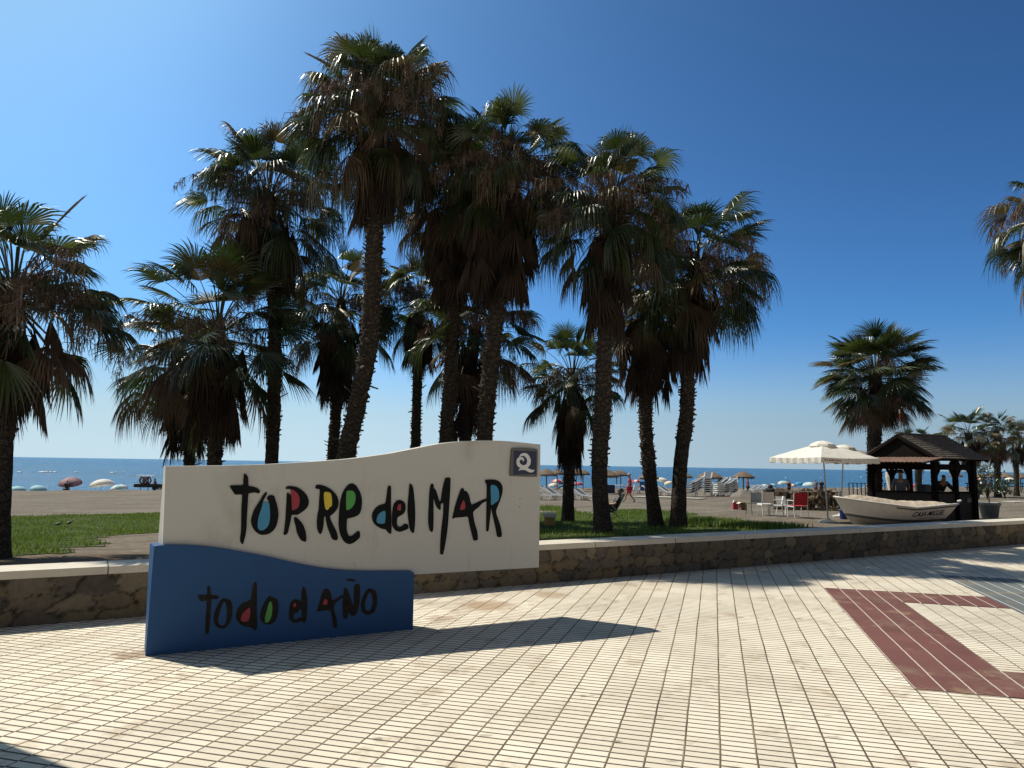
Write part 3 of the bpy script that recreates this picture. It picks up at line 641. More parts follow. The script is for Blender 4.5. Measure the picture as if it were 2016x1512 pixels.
bfill('emblem_eye', [(845, 545), (900, 525), (960, 525), (1020, 555), (1070, 620), (1095, 700), (1085, 780), (1050, 830), (1000, 860), (950, 865), (890, 845), (840, 800), (815, 740), (830, 690), (870, 660), (910, 668), (925, 700), (935, 740), (965, 715), (985, 680), (980, 630), (950, 590), (900, 562)], M_NAVY, .0075, 2)

# ------------------------------------------------------------------ fan palms
def fan(P, a, s, nrm, L, nl, theta, droop, fold, rs, curl=0.0, pleat=.012, wmul=1.0):
    """one fan blade: nl leaflets joined over the inner half, drooping pointed tips"""
    th = np.linspace(-theta, theta, nl); dth = th[1] - th[0]
    Li = L * (1 - .22 * (np.abs(th) / theta) ** 2) * rs.uniform(.90, 1.06, nl)
    t = np.array([.03, .32, .55, .72, .87, 1.0]); wf = np.array([1, 1, .80, .54, .28, .02]); tw = np.array([.03, .32, .50, .50, .50, .50])
    dr = droop * rs.uniform(.7, 1.35, nl)
    jit = rs.normal(0, .035, nl)
    V = np.zeros((nl, 6, 2, 3)); sg = np.where(np.arange(nl) % 2 == 0, 1, -1)
    for k in range(6):
        ang = th + jit * max(0, t[k] - .4) * 1.6
        dirv = np.cos(ang)[:, None] * a + np.sin(ang)[:, None] * s
        side = -np.sin(ang)[:, None] * a + np.cos(ang)[:, None] * s
        c = P + dirv * (Li * t[k])[:, None] + nrm * (fold * np.abs(np.sin(ang)) * Li * t[k])[:, None]
        g = dr * Li * np.maximum(0, t[k] - .46) ** 1.45
        c = c - dirv * (g * .48)[:, None]; c[:, 2] -= g
        c = c + nrm * (curl * Li * np.maximum(0, t[k] - .3) ** 2)[:, None]
        hw = (Li * tw[k] * dth * .5 * wf[k] * wmul)[:, None]
        pl = (sg * pleat * min(1, t[k] * 2.2) * wf[k])[:, None] * nrm
        V[:, k, 0] = c - side * hw + pl; V[:, k, 1] = c + side * hw - pl
    V = V.reshape(-1, 3); b = (np.arange(nl) * 12)[:, None] + np.arange(5)[None, :] * 2
    b = b.ravel(); F = np.stack([b, b + 1, b + 3, b + 2], -1)
    return V, F
def ribbon(pts, w, up=np.array([0, 0, 1.])):
    pts = np.asarray(pts); n = len(pts); w = np.broadcast_to(w, (n,))
    d = np.gradient(pts, axis=0); s = np.cross(d, up); l = np.linalg.norm(s, axis=1, keepdims=True); s = s / np.maximum(l, 1e-6)
    q = np.cross(d, s); q /= np.maximum(np.linalg.norm(q, axis=1, keepdims=True), 1e-6)
    A_ = pts - s * w[:, None]; B_ = pts + s * w[:, None]; C_ = pts + q * w[:, None] * .9
    V = np.concatenate([A_, B_, C_]); k = np.arange(n - 1)
    F = np.concatenate([np.stack([k, k + n, k + n + 1, k + 1], -1), np.stack([k + n, k + 2 * n, k + 2 * n + 1, k + n + 1], -1), np.stack([k + 2 * n, k, k + 1, k + 2 * n + 1], -1)])
    return V, F
class Bag:
    def __init__(s): s.V = []; s.F = []; s.M = []; s.n = 0
    def add(s, V, F, m=0):
        s.V.append(V); s.F.append(F + s.n); s.M.append(np.full(len(F), m)); s.n += len(V)
    def build(s, name, mats, parent): 
        return np_mesh(name, np.concatenate(s.V), np.concatenate(s.F), mats, np.concatenate(s.M), parent)

def palm(label, trunk, y0, tw, R, n=36, skirt=1.2, skirt_n=22, skirt_w=.55, seeds=6, seed=1, boots=(.12, .7), upright=1.0, droop=1.0, dry=.12, base=None, elmin=-50, bootn=None):
    """trunk: pixel path base..heart at distance y0 (metres ahead), tw trunk width m, R crown radius m"""
    rs = np.random.RandomState(seed)
    pts = [at_y(px, py, y0) for px, py in trunk]
    gz = ground(pts[0][0], y0); 
    b = np.array([pts[0][0], y0, gz - .05]); pts[0] = b if base is None else b
    pts = [np.array(p) for p in pts]
    for k_ in range(1, len(pts)): pts[k_][1] += rs.normal(0, .03)
    root = thing('fan_palm', (b[0], b[1], gz), label, 'palm tree', 'fan palms along the beach promenade')
    pts = [p - np.array([b[0], b[1], gz]) for p in pts]
    path = np.array(catmull(pts, 8, False)); heart = path[-1]
    seg = np.r_[0, np.cumsum(np.linalg.norm(np.diff(path, axis=0), axis=1))]; Lt = seg[-1]
    ts = np.linspace(0, 1, max(24, int(Lt / .09))); P = np.stack([np.interp(ts * Lt, seg, path[:, k_]) for k_ in range(3)], -1)
    r0 = tw / 2; rad = r0 * (1.0 + .42 * np.exp(-ts * Lt / .35) - .10 * ts) * (1 + rs.normal(0, .012, len(ts)))
    inb = (ts > boots[0]) & (ts < 1.0); rad = rad * np.where(inb, 1.04 + .05 * np.sin(ts * Lt * 40), 1.0)
    na = 16; ang = np.linspace(0, 2 * np.pi, na, endpoint=False)
    V = P[:, None, :] + np.stack([np.cos(ang)[None] * rad[:, None], np.sin(ang)[None] * rad[:, None], np.zeros((len(ts), na))], -1)
    V = V * 1.0; jitter = rs.normal(0, .012, (len(ts), na, 3)) * np.where(inb, 1.0, .35)[:, None, None]; V = (V + jitter).reshape(-1, 3)
    i, j = np.meshgrid(np.arange(len(ts) - 1), np.arange(na), indexing='ij'); j2 = (j + 1) % na
    F = np.stack([i * na + j, i * na + j2, (i + 1) * na + j2, (i + 1) * na + j], -1).reshape(-1, 4)
    def trunk_at(tt):
        return np.array([np.interp(tt * Lt, seg, path[:, k_]) for k_ in range(3)])
    # stubs of old leaf bases
    bb = Bag(); nbt = int(bootn or (boots[1] - boots[0]) * Lt * 55)
    for q in range(max(nbt, 0)):
        tt = boots[0] + (boots[1] - boots[0]) * (q + rs.rand()) / max(nbt, 1); c = trunk_at(tt); az = q * 2.399 + rs.normal(0, .3)
        o = np.array([math.cos(az), math.sin(az), 0]); sd = np.array([-o[1], o[0], 0]); rr = r0 * .97
        l = rs.uniform(.015, .075) * (1.0 + (rs.rand() < .05) * 1.6); up = rs.uniform(-.5, 1.1) * l; w = rs.uniform(.025, .055); h_ = rs.uniform(.012, .028)
        p0 = c + o * rr * .9; p1 = c + o * (rr + l) + np.array([0, 0, up])
        Vq = np.array([p0 - sd * w + [0, 0, -h_], p0 + sd * w + [0, 0, -h_], p0 + sd * w + [0, 0, h_], p0 - sd * w + [0, 0, h_],
                       p1 - sd * w * .7 + [0, 0, -h_ * .6], p1 + sd * w * .6 + [0, 0, -h_ * .8], p1 + sd * w * .6 + [0, 0, h_ * .6], p1 - sd * w * .7 + [0, 0, h_ * .5]])
        bb.add(Vq, np.array([(0, 1, 5, 4), (1, 2, 6, 5), (2, 3, 7, 6), (3, 0, 4, 7), (4, 5, 6, 7)]))
    nv = len(V); Fs = [F]; Vs = [V]; Ms = [np.zeros(len(F), int)]
    if nbt > 0:
        Vs.append(np.concatenate(bb.V)); fb = np.concatenate(bb.F) + nv; Fs.append(fb); Ms.append(np.ones(len(fb), int))
    np_mesh('trunk', np.concatenate(Vs), np.concatenate(Fs), [M_BARK, M_BOOT], np.concatenate(Ms), root, True)
    # living crown
    n = int(n * 1.42); seeds = int(seeds * 1.9)
    cr = Bag(); Lb = R * .47; Lp = R * .60
    for q in range(n):
        f = (q + .5) / n
        el = math.radians((86 - (86 - elmin) * f ** 1.08) * 1.0) + rs.normal(0, .16); az = q * 2.39996 + rs.normal(0, .22)
        if f < .25: el = min(el * upright, 1.5)
        dirh = np.array([math.cos(az), math.sin(az), 0]); zz_ = np.array([0, 0, 1.])
        bend = rs.uniform(.25, .6) * (1.0 if el > 0 else .5)
        lp = Lp * rs.uniform(.72, 1.2) * (1.0 if f > .12 else .8); npt = 6; p = heart + np.array([0, 0, -.45 * f * (R / 1.9)]) + dirh * .08; pp = [p]
        for k_ in range(npt):
            e = el - bend * (k_ + .5) / npt; p = p + (dirh * math.cos(e) + zz_ * math.sin(e)) * lp / npt; pp.append(p)
        e = el - bend * 1.1; a = dirh * math.cos(e) + zz_ * math.sin(e); s = np.array([-dirh[1], dirh[0], 0])
        roll = rs.normal(0, .35); nm = np.cross(a, s); nm = nm if nm[2] >= 0 else -nm
        s2 = s * math.cos(roll) + nm * math.sin(roll); n2 = np.cross(a, s2); n2 = n2 if n2[2] > 0 else -n2
        x = rs.rand(); m = 0 if x < .50 else 1
        if x > 1 - dry: m = 2
        if f > .8 and rs.rand() < .35 + dry: m = 3
        Vp, Fp = ribbon(pp, np.linspace(.022, .011, npt + 1)); cr.add(Vp, Fp, 1 if m < 2 else m)
        lb = Lb * rs.uniform(.88, 1.12); th = rs.uniform(1.35, 1.75) if f < .7 else rs.uniform(.9, 1.5)
        if f < .06: th = .35
        dp = (.4 + 1.5 * rs.rand()) * droop * (.55 + .35 * f) if f > .06 else .05
        fold = rs.uniform(-.15, .22) if el > 0 else -rs.uniform(.2, .6)
        Vb, Fb = fan(pp[-1], a, s2, n2, lb, int(rs.randint(34, 46)), th, dp, fold, rs, curl=-rs.uniform(0, .25))
        cr.add(Vb, Fb, m)
    cr.build('crown', M_LEAF, root)
    # skirt of dead leaves hanging on the trunk
    if skirt_n:
        sk = Bag(); 
        for q in range(skirt_n):
            f = (q + rs.rand()) / skirt_n; az = q * 2.39996 + rs.normal(0, .3); tt = 1 - (.25 + f * (skirt * .72)) / Lt; c = trunk_at(max(tt, .05))
            dirh = np.array([math.cos(az), math.sin(az), 0]); out = rs.uniform(.25, 1.0) * skirt_w * .55 * (1.0 - .35 * f); dn = rs.uniform(.12, .40)
            pp = [c + dirh * r0 * .8, c + dirh * (r0 + out * .6) + [0, 0, -.02], c + dirh * (r0 + out) + [0, 0, -dn]]
            pp = np.array(catmull(pp, 3, False)); Vp, Fp = ribbon(pp, .015); sk.add(Vp, Fp, 0)
            e = -rs.uniform(1.15, 1.5); a = dirh * math.cos(e) + np.array([0, 0, math.sin(e)]); s = np.array([-dirh[1], dirh[0], 0]); n2 = np.cross(s, a)
            n2 = n2 if n2 @ dirh > 0 else -n2
            Vb, Fb = fan(pp[-1], a, s, n2, rs.uniform(.62, .95) * min(1.25, R / 1.9 + .1), int(rs.randint(22, 34)), rs.uniform(.32, .75), .35, -rs.uniform(.3, .9), rs, pleat=.02, wmul=1.15)
            Vb[:, 2] = Vb[:, 2]; sk.add(Vb, Fb, int(rs.rand() < .55))
        sk.build('dead_leaf_skirt', M_DEAD, root)
    # dry flower stalks
    if seeds:
        sd_ = Bag()
        for q in range(seeds):
            az = q * 2.39996 * 1.7 + rs.normal(0, .5); dirh = np.array([math.cos(az), math.sin(az), 0]); el = rs.uniform(.15, .95); L_ = R * rs.uniform(.75, 1.15)
            p = heart + np.array([0, 0, -.15]); pp = [p]; N_ = 12; bd = rs.uniform(1.3, 2.2)
            for k_ in range(N_):
                e = el - bd * ((k_ + .5) / N_) ** 1.4; p = p + (dirh * math.cos(e) + np.array([0, 0, math.sin(e)])) * L_ / N_; pp.append(p)
            pp = np.array(pp); Vp, Fp = ribbon(pp, np.linspace(.016, .006, N_ + 1)); sd_.add(Vp, Fp)
            for k_ in range(3, N_ + 1):
                for bq in range(rs.randint(2, 4)):
                    v = rs.normal(0, 1, 3); v[2] = -abs(v[2]) * .7; v /= np.linalg.norm(v); l_ = rs.uniform(.10, .28)
                    c1 = pp[k_] + v * l_; c2 = c1 + np.array([v[0] * .05, v[1] * .05, -l_ * rs.uniform(.5, 1.3)])
                    Vp, Fp = ribbon(np.array([pp[k_], c1, c2]), np.array([.011, .009, .006])); sd_.add(Vp, Fp)
                    for fq in range(9):
                        u_ = rs.rand(); c = pp[k_] * (1 - u_) + c1 * u_ if u_ < .6 else c1 * .5 + c2 * .5
                        w_ = rs.normal(0, 1, 3) * .06; w_[2] -= rs.uniform(.06, .24)
                        Vp, Fp = ribbon(np.array([c, c + w_ * .6, c + w_ + rs.normal(0, .02, 3)]), np.array([.0055, .005, .0035])); sd_.add(Vp, Fp)
        sd_.build('flower_stalks', [M_SEED], root)
    return root

K = .845
palm('fan palm cut by the left edge, its dark trunk beside the lawn', [(-6, 1087), (-2, 900), (10, 740), (30, 562)], 10.2, .28, 1.60, n=40, skirt=1.35, skirt_n=44, skirt_w=.7, seeds=9, seed=11, boots=(.45, .62), droop=.9)
palm('short fan palm with the thinnest trunk left, crown half hidden by its neighbour', [(373, 960), (373, 905), (368, 800), (348, 700)], 21.0, .32, 2.0, n=34, skirt=2.6, skirt_n=50, skirt_w=.85, seeds=4, seed=12, boots=(.3, .7), droop=1.1)
palm('short spreading fan palm with bright upright leaves behind the sign\'s left end', [(420, 985), (422, 905), (428, 800), (432, 640)], 17.8, .34, 2.35, n=46, skirt=2.5, skirt_n=56, skirt_w=1.0, seeds=6, seed=23, boots=(.2, .7), droop=.75)
palm('smooth footed fan palm with curled drooping leaves, left of the tallest palm', [(533, 975), (534, 900), (540, 760), (540, 600), (530, 385)], 19.0, .34, 2.25, n=48, skirt=2.4, skirt_n=64, skirt_w=1.1, seeds=12, seed=14, boots=(.26, .75), droop=1.35)
palm('fan palm with a long brown skirt, half hidden behind the leaning trunk', [(655, 965), (655, 900), (662, 800), (672, 590)], 22.5, .33, 2.1, n=38, skirt=3.0, skirt_n=66, skirt_w=1.0, seeds=6, seed=15, boots=(.12, .55))
palm('tallest fan palm of the row with a thick leaning trunk', [(664, 1000), (680, 905), (702, 800), (724, 690), (734, 560), (738, 430), (745, 214)], 15.3, .37, 2.0, n=60, skirt=2.2, skirt_n=50, skirt_w=.55, seeds=22, seed=46, boots=(.08, .97), droop=1.45)
palm('slim distant fan palm with a bristly trunk, right of the tallest palm', [(817, 960), (818, 880), (822, 760), (826, 585)], 22.5, .29, 1.8, n=36, skirt=1.8, skirt_n=34, skirt_w=.7, seeds=8, seed=17, boots=(.1, .8))
palm('bristly fan palm whose dark crown fills the gap between the two tallest', [(877, 985), (878, 870), (886, 740), (893, 600), (890, 370)], 17.8, .32, 1.9, n=46, skirt=2.8, skirt_n=70, skirt_w=1.1, seeds=10, seed=18, boots=(.1, .9), droop=1.3)
palm('low fan palm with a very long skirt, behind the panel\'s highest part', [(915, 980), (916, 870), (922, 760), (937, 640)], 19.0, .34, 1.9, n=36, skirt=2.7, skirt_n=60, skirt_w=.9, seeds=5, seed=19, boots=(.1, .5))
palm('tall fan palm with a wide brown skirt, left of the quality badge', [(950, 990), (954, 870), (962, 760), (975, 640), (985, 500), (995, 330)], 16.0, .35, 1.8, n=50, skirt=3.1, skirt_n=110, skirt_w=1.35, seeds=18, seed=20, boots=(.06, .9), droop=1.3)
palm('smallest fan palm right of the sign, with a narrow hanging skirt', [(1118, 1015), (1120, 930), (1124, 830), (1128, 735)], 20.8, .32, 1.75, n=36, skirt=2.3, skirt_n=44, skirt_w=.5, seeds=4, seed=21, boots=(.25, .5))
palm('fan palm with a pale smooth trunk foot in front of the deck chair', [(1188, 1047), (1180, 930), (1186, 800), (1192, 640), (1203, 400)], 14.9, .32, 1.75, n=50, skirt=2.4, skirt_n=56, skirt_w=.7, seeds=14, seed=22, boots=(.2, .62), droop=1.05)
palm('fan palm with shaggy fibres low on its trunk, squeezed between two taller ones', [(1292, 1031), (1278, 920), (1270, 800), (1278, 580)], 17.9, .32, 1.6, n=34, skirt=2.3, skirt_n=64, skirt_w=1.0, seeds=5, seed=33, boots=(.22, .62))
palm('rightmost fan palm of the main row, with a ragged brown skirt', [(1335, 1034), (1340, 920), (1352, 800), (1355, 640), (1372, 515)], 17.4, .34, 2.05, n=50, skirt=2.3, skirt_n=56, skirt_w=.75, seeds=12, seed=24, boots=(.32, .72), droop=1.0)
palm('solitary round headed fan palm standing beside the timber kiosk', [(1724, 1010), (1722, 930), (1722, 860), (1722, 730)], 27.5, .50, 2.08, n=96, skirt=1.2, skirt_n=26, skirt_w=1.0, seeds=4, seed=25, boots=(.1, .85), droop=.35, dry=.14, elmin=-52)
palm('distant fan palm just right of the kiosk roof, with a pale trunk foot', [(1917, 971), (1914, 930), (1912, 900), (1906, 852)], 62, .62, 2.6, n=30, skirt=2.4, skirt_n=36, skirt_w=.9, seeds=3, seed=26, boots=(.25, .7), dry=.3)
palm('middle fan palm of the distant trio over the fence at the right', [(1964, 968), (1964, 930), (1963, 900), (1962, 848)], 62, .5, 2.2, n=30, skirt=2.4, skirt_n=36, skirt_w=.8, seeds=4, seed=27, boots=(.25, .7), dry=.25)
palm('slim distant fan palm cut by the right edge of the view', [(2001, 966), (2001, 930), (2002, 900), (2008, 862)], 66, .42, 2.1, n=26, skirt=1.8, skirt_n=26, skirt_w=.6, seeds=4, seed=28, boots=(.3, .9), dry=.2)
palm('distant fan palm whose leaf tips alone show above the kiosk ridge', [(1808, 962), (1808, 920), (1808, 895), (1806, 876)], 60, .5, 1.9, n=22, skirt=1.0, skirt_n=8, seeds=0, seed=29, boots=(.3, .9))
palm('nearest right fan palm, only leaf tips and dry stalks entering the view', [(2114, 1060), (2110, 800), (2106, 600), (2102, 432)], 18.5, .42, 2.0, n=46, skirt=2.0, skirt_n=36, skirt_w=.8, seeds=12, seed=30, boots=(.2, .9))


# ------------------------------------------------------------------ beach furniture
def rotz(a): return Matrix.Rotation(a, 3, 'Z')
M_THATCH = plain('dry thatch', (.145, .105, .072), .95, .45, 9, .8)
M_POLE = plain('weathered wooden pole', (.20, .165, .13), .85, .3, 8)
M_WPLAST = plain('white plastic', (.72, .72, .70), .4, .06, 6, .05)
M_OFFW = plain('off white canvas', (.80, .77, .70), .7, .06, 4, .1, trans=.25)
M_STEEL = plain('brushed grey steel', (.35, .35, .35), .35, .1, 20, .1, metal=.7)
M_SLING = plain('blue grey sling fabric', (.075, .095, .12), .7, .12)
M_DARK = plain('near black plastic', (.018, .018, .020), .6, .2)
M_NVY = plain('dark navy fabric', (.015, .025, .065), .7, .2)
M_REDC = plain('red canvas', (.42, .012, .022), .65, .12)
M_OLIVE = plain('olive metal', (.10, .10, .055), .5, .2)
M_BROWN = plain('brown cardboard', (.16, .09, .05), .8, .2)
M_SKIN = plain('tanned skin', (.36, .19, .12), .5, .08, 30, .05)

def thatched(label, px, ytop, hw, y0, seed):
    rs = random.Random(seed); top = at_y(px, ytop, y0); g = float(ground(top[0], y0)); r = hw * y0 / FPX; hgt = top[2] - g
    t = thing('thatched_umbrella', (top[0], y0, g), label, 'beach umbrella', 'thatched umbrellas on the beach', rs.uniform(0, 6))
    m = MB(); m.tube([(0, 0, -.1), (0, 0, hgt - .1)], .06, 8); m.build('pole', M_POLE, t)
    m = MB(); n = 30; prof = [(0.0, 0), (.10, -.05), (.35, -.20), (.62, -.40), (.85, -.60), (1.0, -.72), (.97, -.88)]
    rows = [(r * a + 0, hgt + b * r * .74) for a, b in prof]
    b = len(m.v)
    for k_, (rr, z) in enumerate(rows):
        for q in range(n):
            a = 2 * math.pi * q / n; w = 1 + (rs.uniform(-.05, .05) if k_ > 1 else 0)
            m.v.append((rr * w * math.cos(a), rr * w * math.sin(a), z + (rs.uniform(-.10, .04) if k_ == len(rows) - 1 else rs.uniform(-.012, .012))))
    for k_ in range(len(rows) - 1):
        for q in range(n):
            q2 = (q + 1) % n; m.f.append((k_ * n + q, (k_ + 1) * n + q, (k_ + 1) * n + q2, k_ * n + q2)); m.m.append(0)
    z0 = rows[-1][1]
    for q in range(90):
        a = rs.uniform(0, 6.283); l = rs.uniform(.05, .2); w = .02; rr = rows[-1][0]
        c, s_2 = math.cos(a), math.sin(a)
        m.add([(rr * c - w * s_2, rr * s_2 + w * c, z0 + .05), (rr * c + w * s_2, rr * s_2 - w * c, z0 + .05), (rr * 1.02 * c, rr * 1.02 * s_2, z0 - l)], [(0, 1, 2)])
    m.build('thatch', M_THATCH, t)
for i_, a_ in enumerate([
    ('thatched umbrella hard against the right edge of the white sign panel', 1076, 922.4, 21, 70),
    ('thatched umbrella left of the small palm\'s trunk, second from the sign', 1097, 923, 16, 78),
    ('thatched umbrella just right of the small palm\'s trunk', 1134.5, 922.4, 18, 74),
    ('thatched umbrella half behind another, left of the pale footed palm', 1148, 924.6, 14, 82),
    ('big brown thatched umbrella just right of the pale footed palm', 1194, 923, 24, 66),
    ('thatched umbrella overlapping the big brown one from behind', 1214, 926, 15, 80),
    ('thatched umbrella straight above the walking person in red', 1222, 925.4, 16, 84),
    ('low thatched umbrella cut in two by a palm trunk', 1277, 929.5, 20, 74),
    ('thatched umbrella peeking out right of the main row\'s last trunk', 1350, 931, 13, 80),
    ('pale thatched umbrella rising behind the tallest lounger stack', 1400.5, 927.6, 22, 66),
    ('small thatched umbrella whose slope shows left of the pale one', 1386, 931, 14, 78),
    ('lone thatched umbrella with a sagging brim, right of the lounger stacks', 1463, 927, 21, 67),
    ('thatched umbrella seen through the right opening of the kiosk', 1881, 929, 13, 88),
    ('thatched umbrella immediately right of the kiosk corner post', 1929, 931, 15, 90),
    ('thatched umbrella left of the middle distant palm', 1952, 930.5, 15, 92),
    ('thatched umbrella between the two rightmost distant palms', 1979, 930, 16, 90),
    ('thatched umbrella at the right edge behind the slim palm', 2008, 931, 16, 90)]):
    thatched(*a_, 100 + i_)

def pmat(name, c): return plain(name, c, .7, .08, 3, .05, trans=.25)
PC = dict(pink=pmat('pink parasol cloth', (.55, .10, .14)), white=pmat('white parasol cloth', (.80, .78, .72)), lblue=pmat('light blue parasol cloth', (.36, .62, .70)),
          blue=pmat('blue parasol cloth', (.05, .30, .52)), red=pmat('red parasol cloth', (.55, .03, .05)), cream=pmat('cream parasol cloth', (.70, .64, .46)), mauve=pmat('mauve parasol cloth', (.22, .13, .16)), rose=pmat('dusty rose parasol cloth', (.34, .19, .22)))
def parasol(label, px, ytop, hw, y0, c1, c2, tilt=0, taz=0):
    top = at_y(px, ytop, y0); g = float(ground(top[0], y0)); r = hw * y0 / FPX; hgt = top[2] - g
    t = thing('beach_parasol', (top[0], y0, g), label, 'parasol', 'parasols along the shore')
    R = Matrix.Rotation(tilt, 3, Vector((math.cos(taz), math.sin(taz), 0)))
    hub = Vector((0, 0, hgt))
    m = MB(); m.tube([(0, 0, -.05), (0, 0, hgt - .45)], .02, 6); m.tube([(0, 0, hgt - .45), tuple(hub)], .018, 6); m.build('pole', M_STEEL, t)
    m = MB(); n = 8; rows = 6
    for k_ in range(n):
        a0 = 2 * math.pi * k_ / n; vs = []; sub = 4
        for i in range(rows):
            u_ = i / (rows - 1)
            for q in range(sub + 1):
                a = a0 + 2 * math.pi / n * q / sub; sag = 1 - .035 * math.sin(math.pi * q / sub) * u_
                v = Vector((r * math.sin(u_ * 1.35) / math.sin(1.35) * sag * math.cos(a), r * math.sin(u_ * 1.35) / math.sin(1.35) * sag * math.sin(a), -r * .48 * (1 - math.cos(u_ * 1.35)) / (1 - math.cos(1.35))))
                vs.append(tuple(R @ v + hub))
        fs = [(i * (sub + 1) + q, (i + 1) * (sub + 1) + q, (i + 1) * (sub + 1) + q + 1, i * (sub + 1) + q + 1) for i in range(rows - 1) for q in range(sub)]
        m.add(vs, fs, k_ % 2)
        e = [vs[(rows - 1) * (sub + 1) + q] for q in range(sub + 1)]
        dn = R @ Vector((0, 0, -.10)); m.add(e + [tuple(Vector(p) + dn) for p in e], [(q, q + sub + 1, q + sub + 2, q + 1) for q in range(sub)], k_ % 2)
    m.build('canopy', [PC[c1], PC[c2]], t)
for a_ in [
    ('mauve and white parasol tipped towards the promenade, left of the white one', 138, 941, 21, 66, 'mauve', 'rose', .30, 0.2),
    ('big plain white parasol on the left part of the beach', 200, 943.5, 22, 66, 'white', 'white', -.18, 1.4),
    ('light blue parasol top closest to the left edge trunk', 35, 957, 15, 62, 'lblue', 'lblue', 0, 0),
    ('light blue parasol top between the edge palm and the mauve parasol', 76, 955.5, 15, 62, 'lblue', 'lblue', .1, 1),
    ('light blue parasol top left of the lifeguard platform', 234, 954, 16, 64, 'lblue', 'white', -.15, 1.5),
    ('white and mauve striped parasol tip touching the sign panel\'s left end', 316, 957, 9, 66, 'white', 'mauve', 0, 0),
    ('pink and white parasol under the thatch, second from the sign', 1097, 943, 12, 84, 'pink', 'white', 0, 0),
    ('yellowish parasol just below the pink and white one', 1090, 951, 11, 80, 'cream', 'white', 0, 0),
    ('pink parasol between the small palm and the pale footed palm', 1139, 949, 9, 84, 'pink', 'pink', 0, 0),
    ('red and white parasol behind the walking person\'s shoulder', 1253, 944, 9, 86, 'red', 'white', 0, 0),
    ('bright white tilted parasol left of the last main palm\'s trunk', 1306, 941, 12, 80, 'white', 'white', .3, 2),
    ('cream parasol overlapped by the bright white tilted one', 1316, 947, 10, 78, 'cream', 'white', -.2, 1),
    ('pale parasol first in the shore row left of the brush fence', 1505, 953, 7, 88, 'lblue', 'white', 0, 0),
    ('small ice blue parasol second in the shore row above the olive chair', 1521, 952, 8, 88, 'lblue', 'lblue', 0, 0),
    ('cream striped parasol rising above its shore row neighbours', 1542, 946.5, 11, 84, 'cream', 'lblue', 0, 0),
    ('rose parasol in the shore row, wedged beside the blue one', 1561, 952.5, 7, 88, 'pink', 'white', 0, 0),
    ('saturated blue parasol in the shore row above the red chair', 1573, 949, 8, 86, 'blue', 'blue', .1, 0),
    ('wide pale turquoise parasol ending the shore row at the parasol pole', 1593, 949, 13, 84, 'lblue', 'white', 0, 0),
    ('red parasol seen through the kiosk\'s middle opening', 1799, 953, 9, 86, 'red', 'pink', 0, 0),
    ('pale blue parasol seen through the kiosk beside the leaning figure', 1817, 954, 7, 88, 'lblue', 'white', 0, 0),
    ('red and white parasol right of the kiosk over the fence', 1928, 941, 9, 88, 'red', 'white', 0, 0),
    ('small red parasol below the middle distant palm\'s crown', 1943, 950, 7, 88, 'red', 'white', 0, 0),
    ('white parasol between the distant palms above the fence', 1988, 940, 9, 88, 'white', 'white', 0, 0)]:
    parasol(*a_)

# sun loungers, single and stacked
def lounger_base(label, loc, rz):
    t = thing('sun_lounger', loc, label, 'sun lounger', 'white plastic sun loungers', rz)
    prof = [(-.95, .30), (-.6, .31), (-.2, .33), (.12, .36), (.4, .50), (.72, .68), (.92, .76)]
    for sy in (-.30, .30):
        m = MB(); pts = catmull([(x, sy, z) for x, z in prof], 3, False)
        for a_, b_ in zip(pts[:-1], pts[1:]): m.beam(a_, b_, .045, .075)
        m.tube([(.92, sy, .76), (.99, sy, .74), (.96, sy, .66)], .03, 6); m.build('side_rail', M_WPLAST, t)
        for lx in (-.72, .30):
            m = MB(); m.tube([(lx - .10, sy, .32), (lx - .06, sy, .10), (lx, sy, .01), (lx + .07, sy, .10), (lx + .16, sy, .36)], [.032, .03, .036, .03, .032], 6); m.build('leg', M_WPLAST, t)
    m = MB(); pts = catmull([(x, 0, z + .012) for x, z in prof], 3, False)
    for a_, b_ in zip(pts[:-1], pts[1:]): m.beam(a_, b_, .56, .018)
    m.build('sling', M_SLING, t)
    for e_ in ((.94, .77), (-.95, .3)):
        m = MB(); m.beam((e_[0], -.3, e_[1]), (e_[0], .3, e_[1]), .05, .07); m.build('end_bar', M_WPLAST, t)
    return t
q = on_ground(1068, 984)
L0 = lounger_base('white sun lounger closest to the sign panel\'s right edge', q, 2.5)
for (px, py, rz, lb) in [(1096, 983, 2.45, 'white sun lounger second from the sign, left of the small palm'), (1133, 984, 2.5, 'white sun lounger just right of the small palm\'s trunk'), (1153, 985, 2.4, 'white sun lounger almost touching the pale footed palm\'s trunk'),
                         (1085, 978, 2.5, 'white sun lounger in the rear row behind the two nearest the sign'), (1318, 976, 2.3, 'lone white sun lounger left of the last main palm\'s trunk'),
                         (1252, 972, 1.2, 'white sun lounger behind the walking person'), (1470, 972, .4, 'white sun lounger with a lifted back under the sagging thatch'), (1700, 966, .3, 'white sun lounger seen beside the kiosk palm\'s trunk')]:
    copy_thing(L0, on_ground(px, py), rz, lb)
names_ = {0: 'lowest', 1: 'second from the ground', 2: 'third from the ground', 3: 'fourth from the ground', 4: 'fifth from the ground', 5: 'sixth from the ground', 6: 'seventh from the ground', 7: 'topmost'}
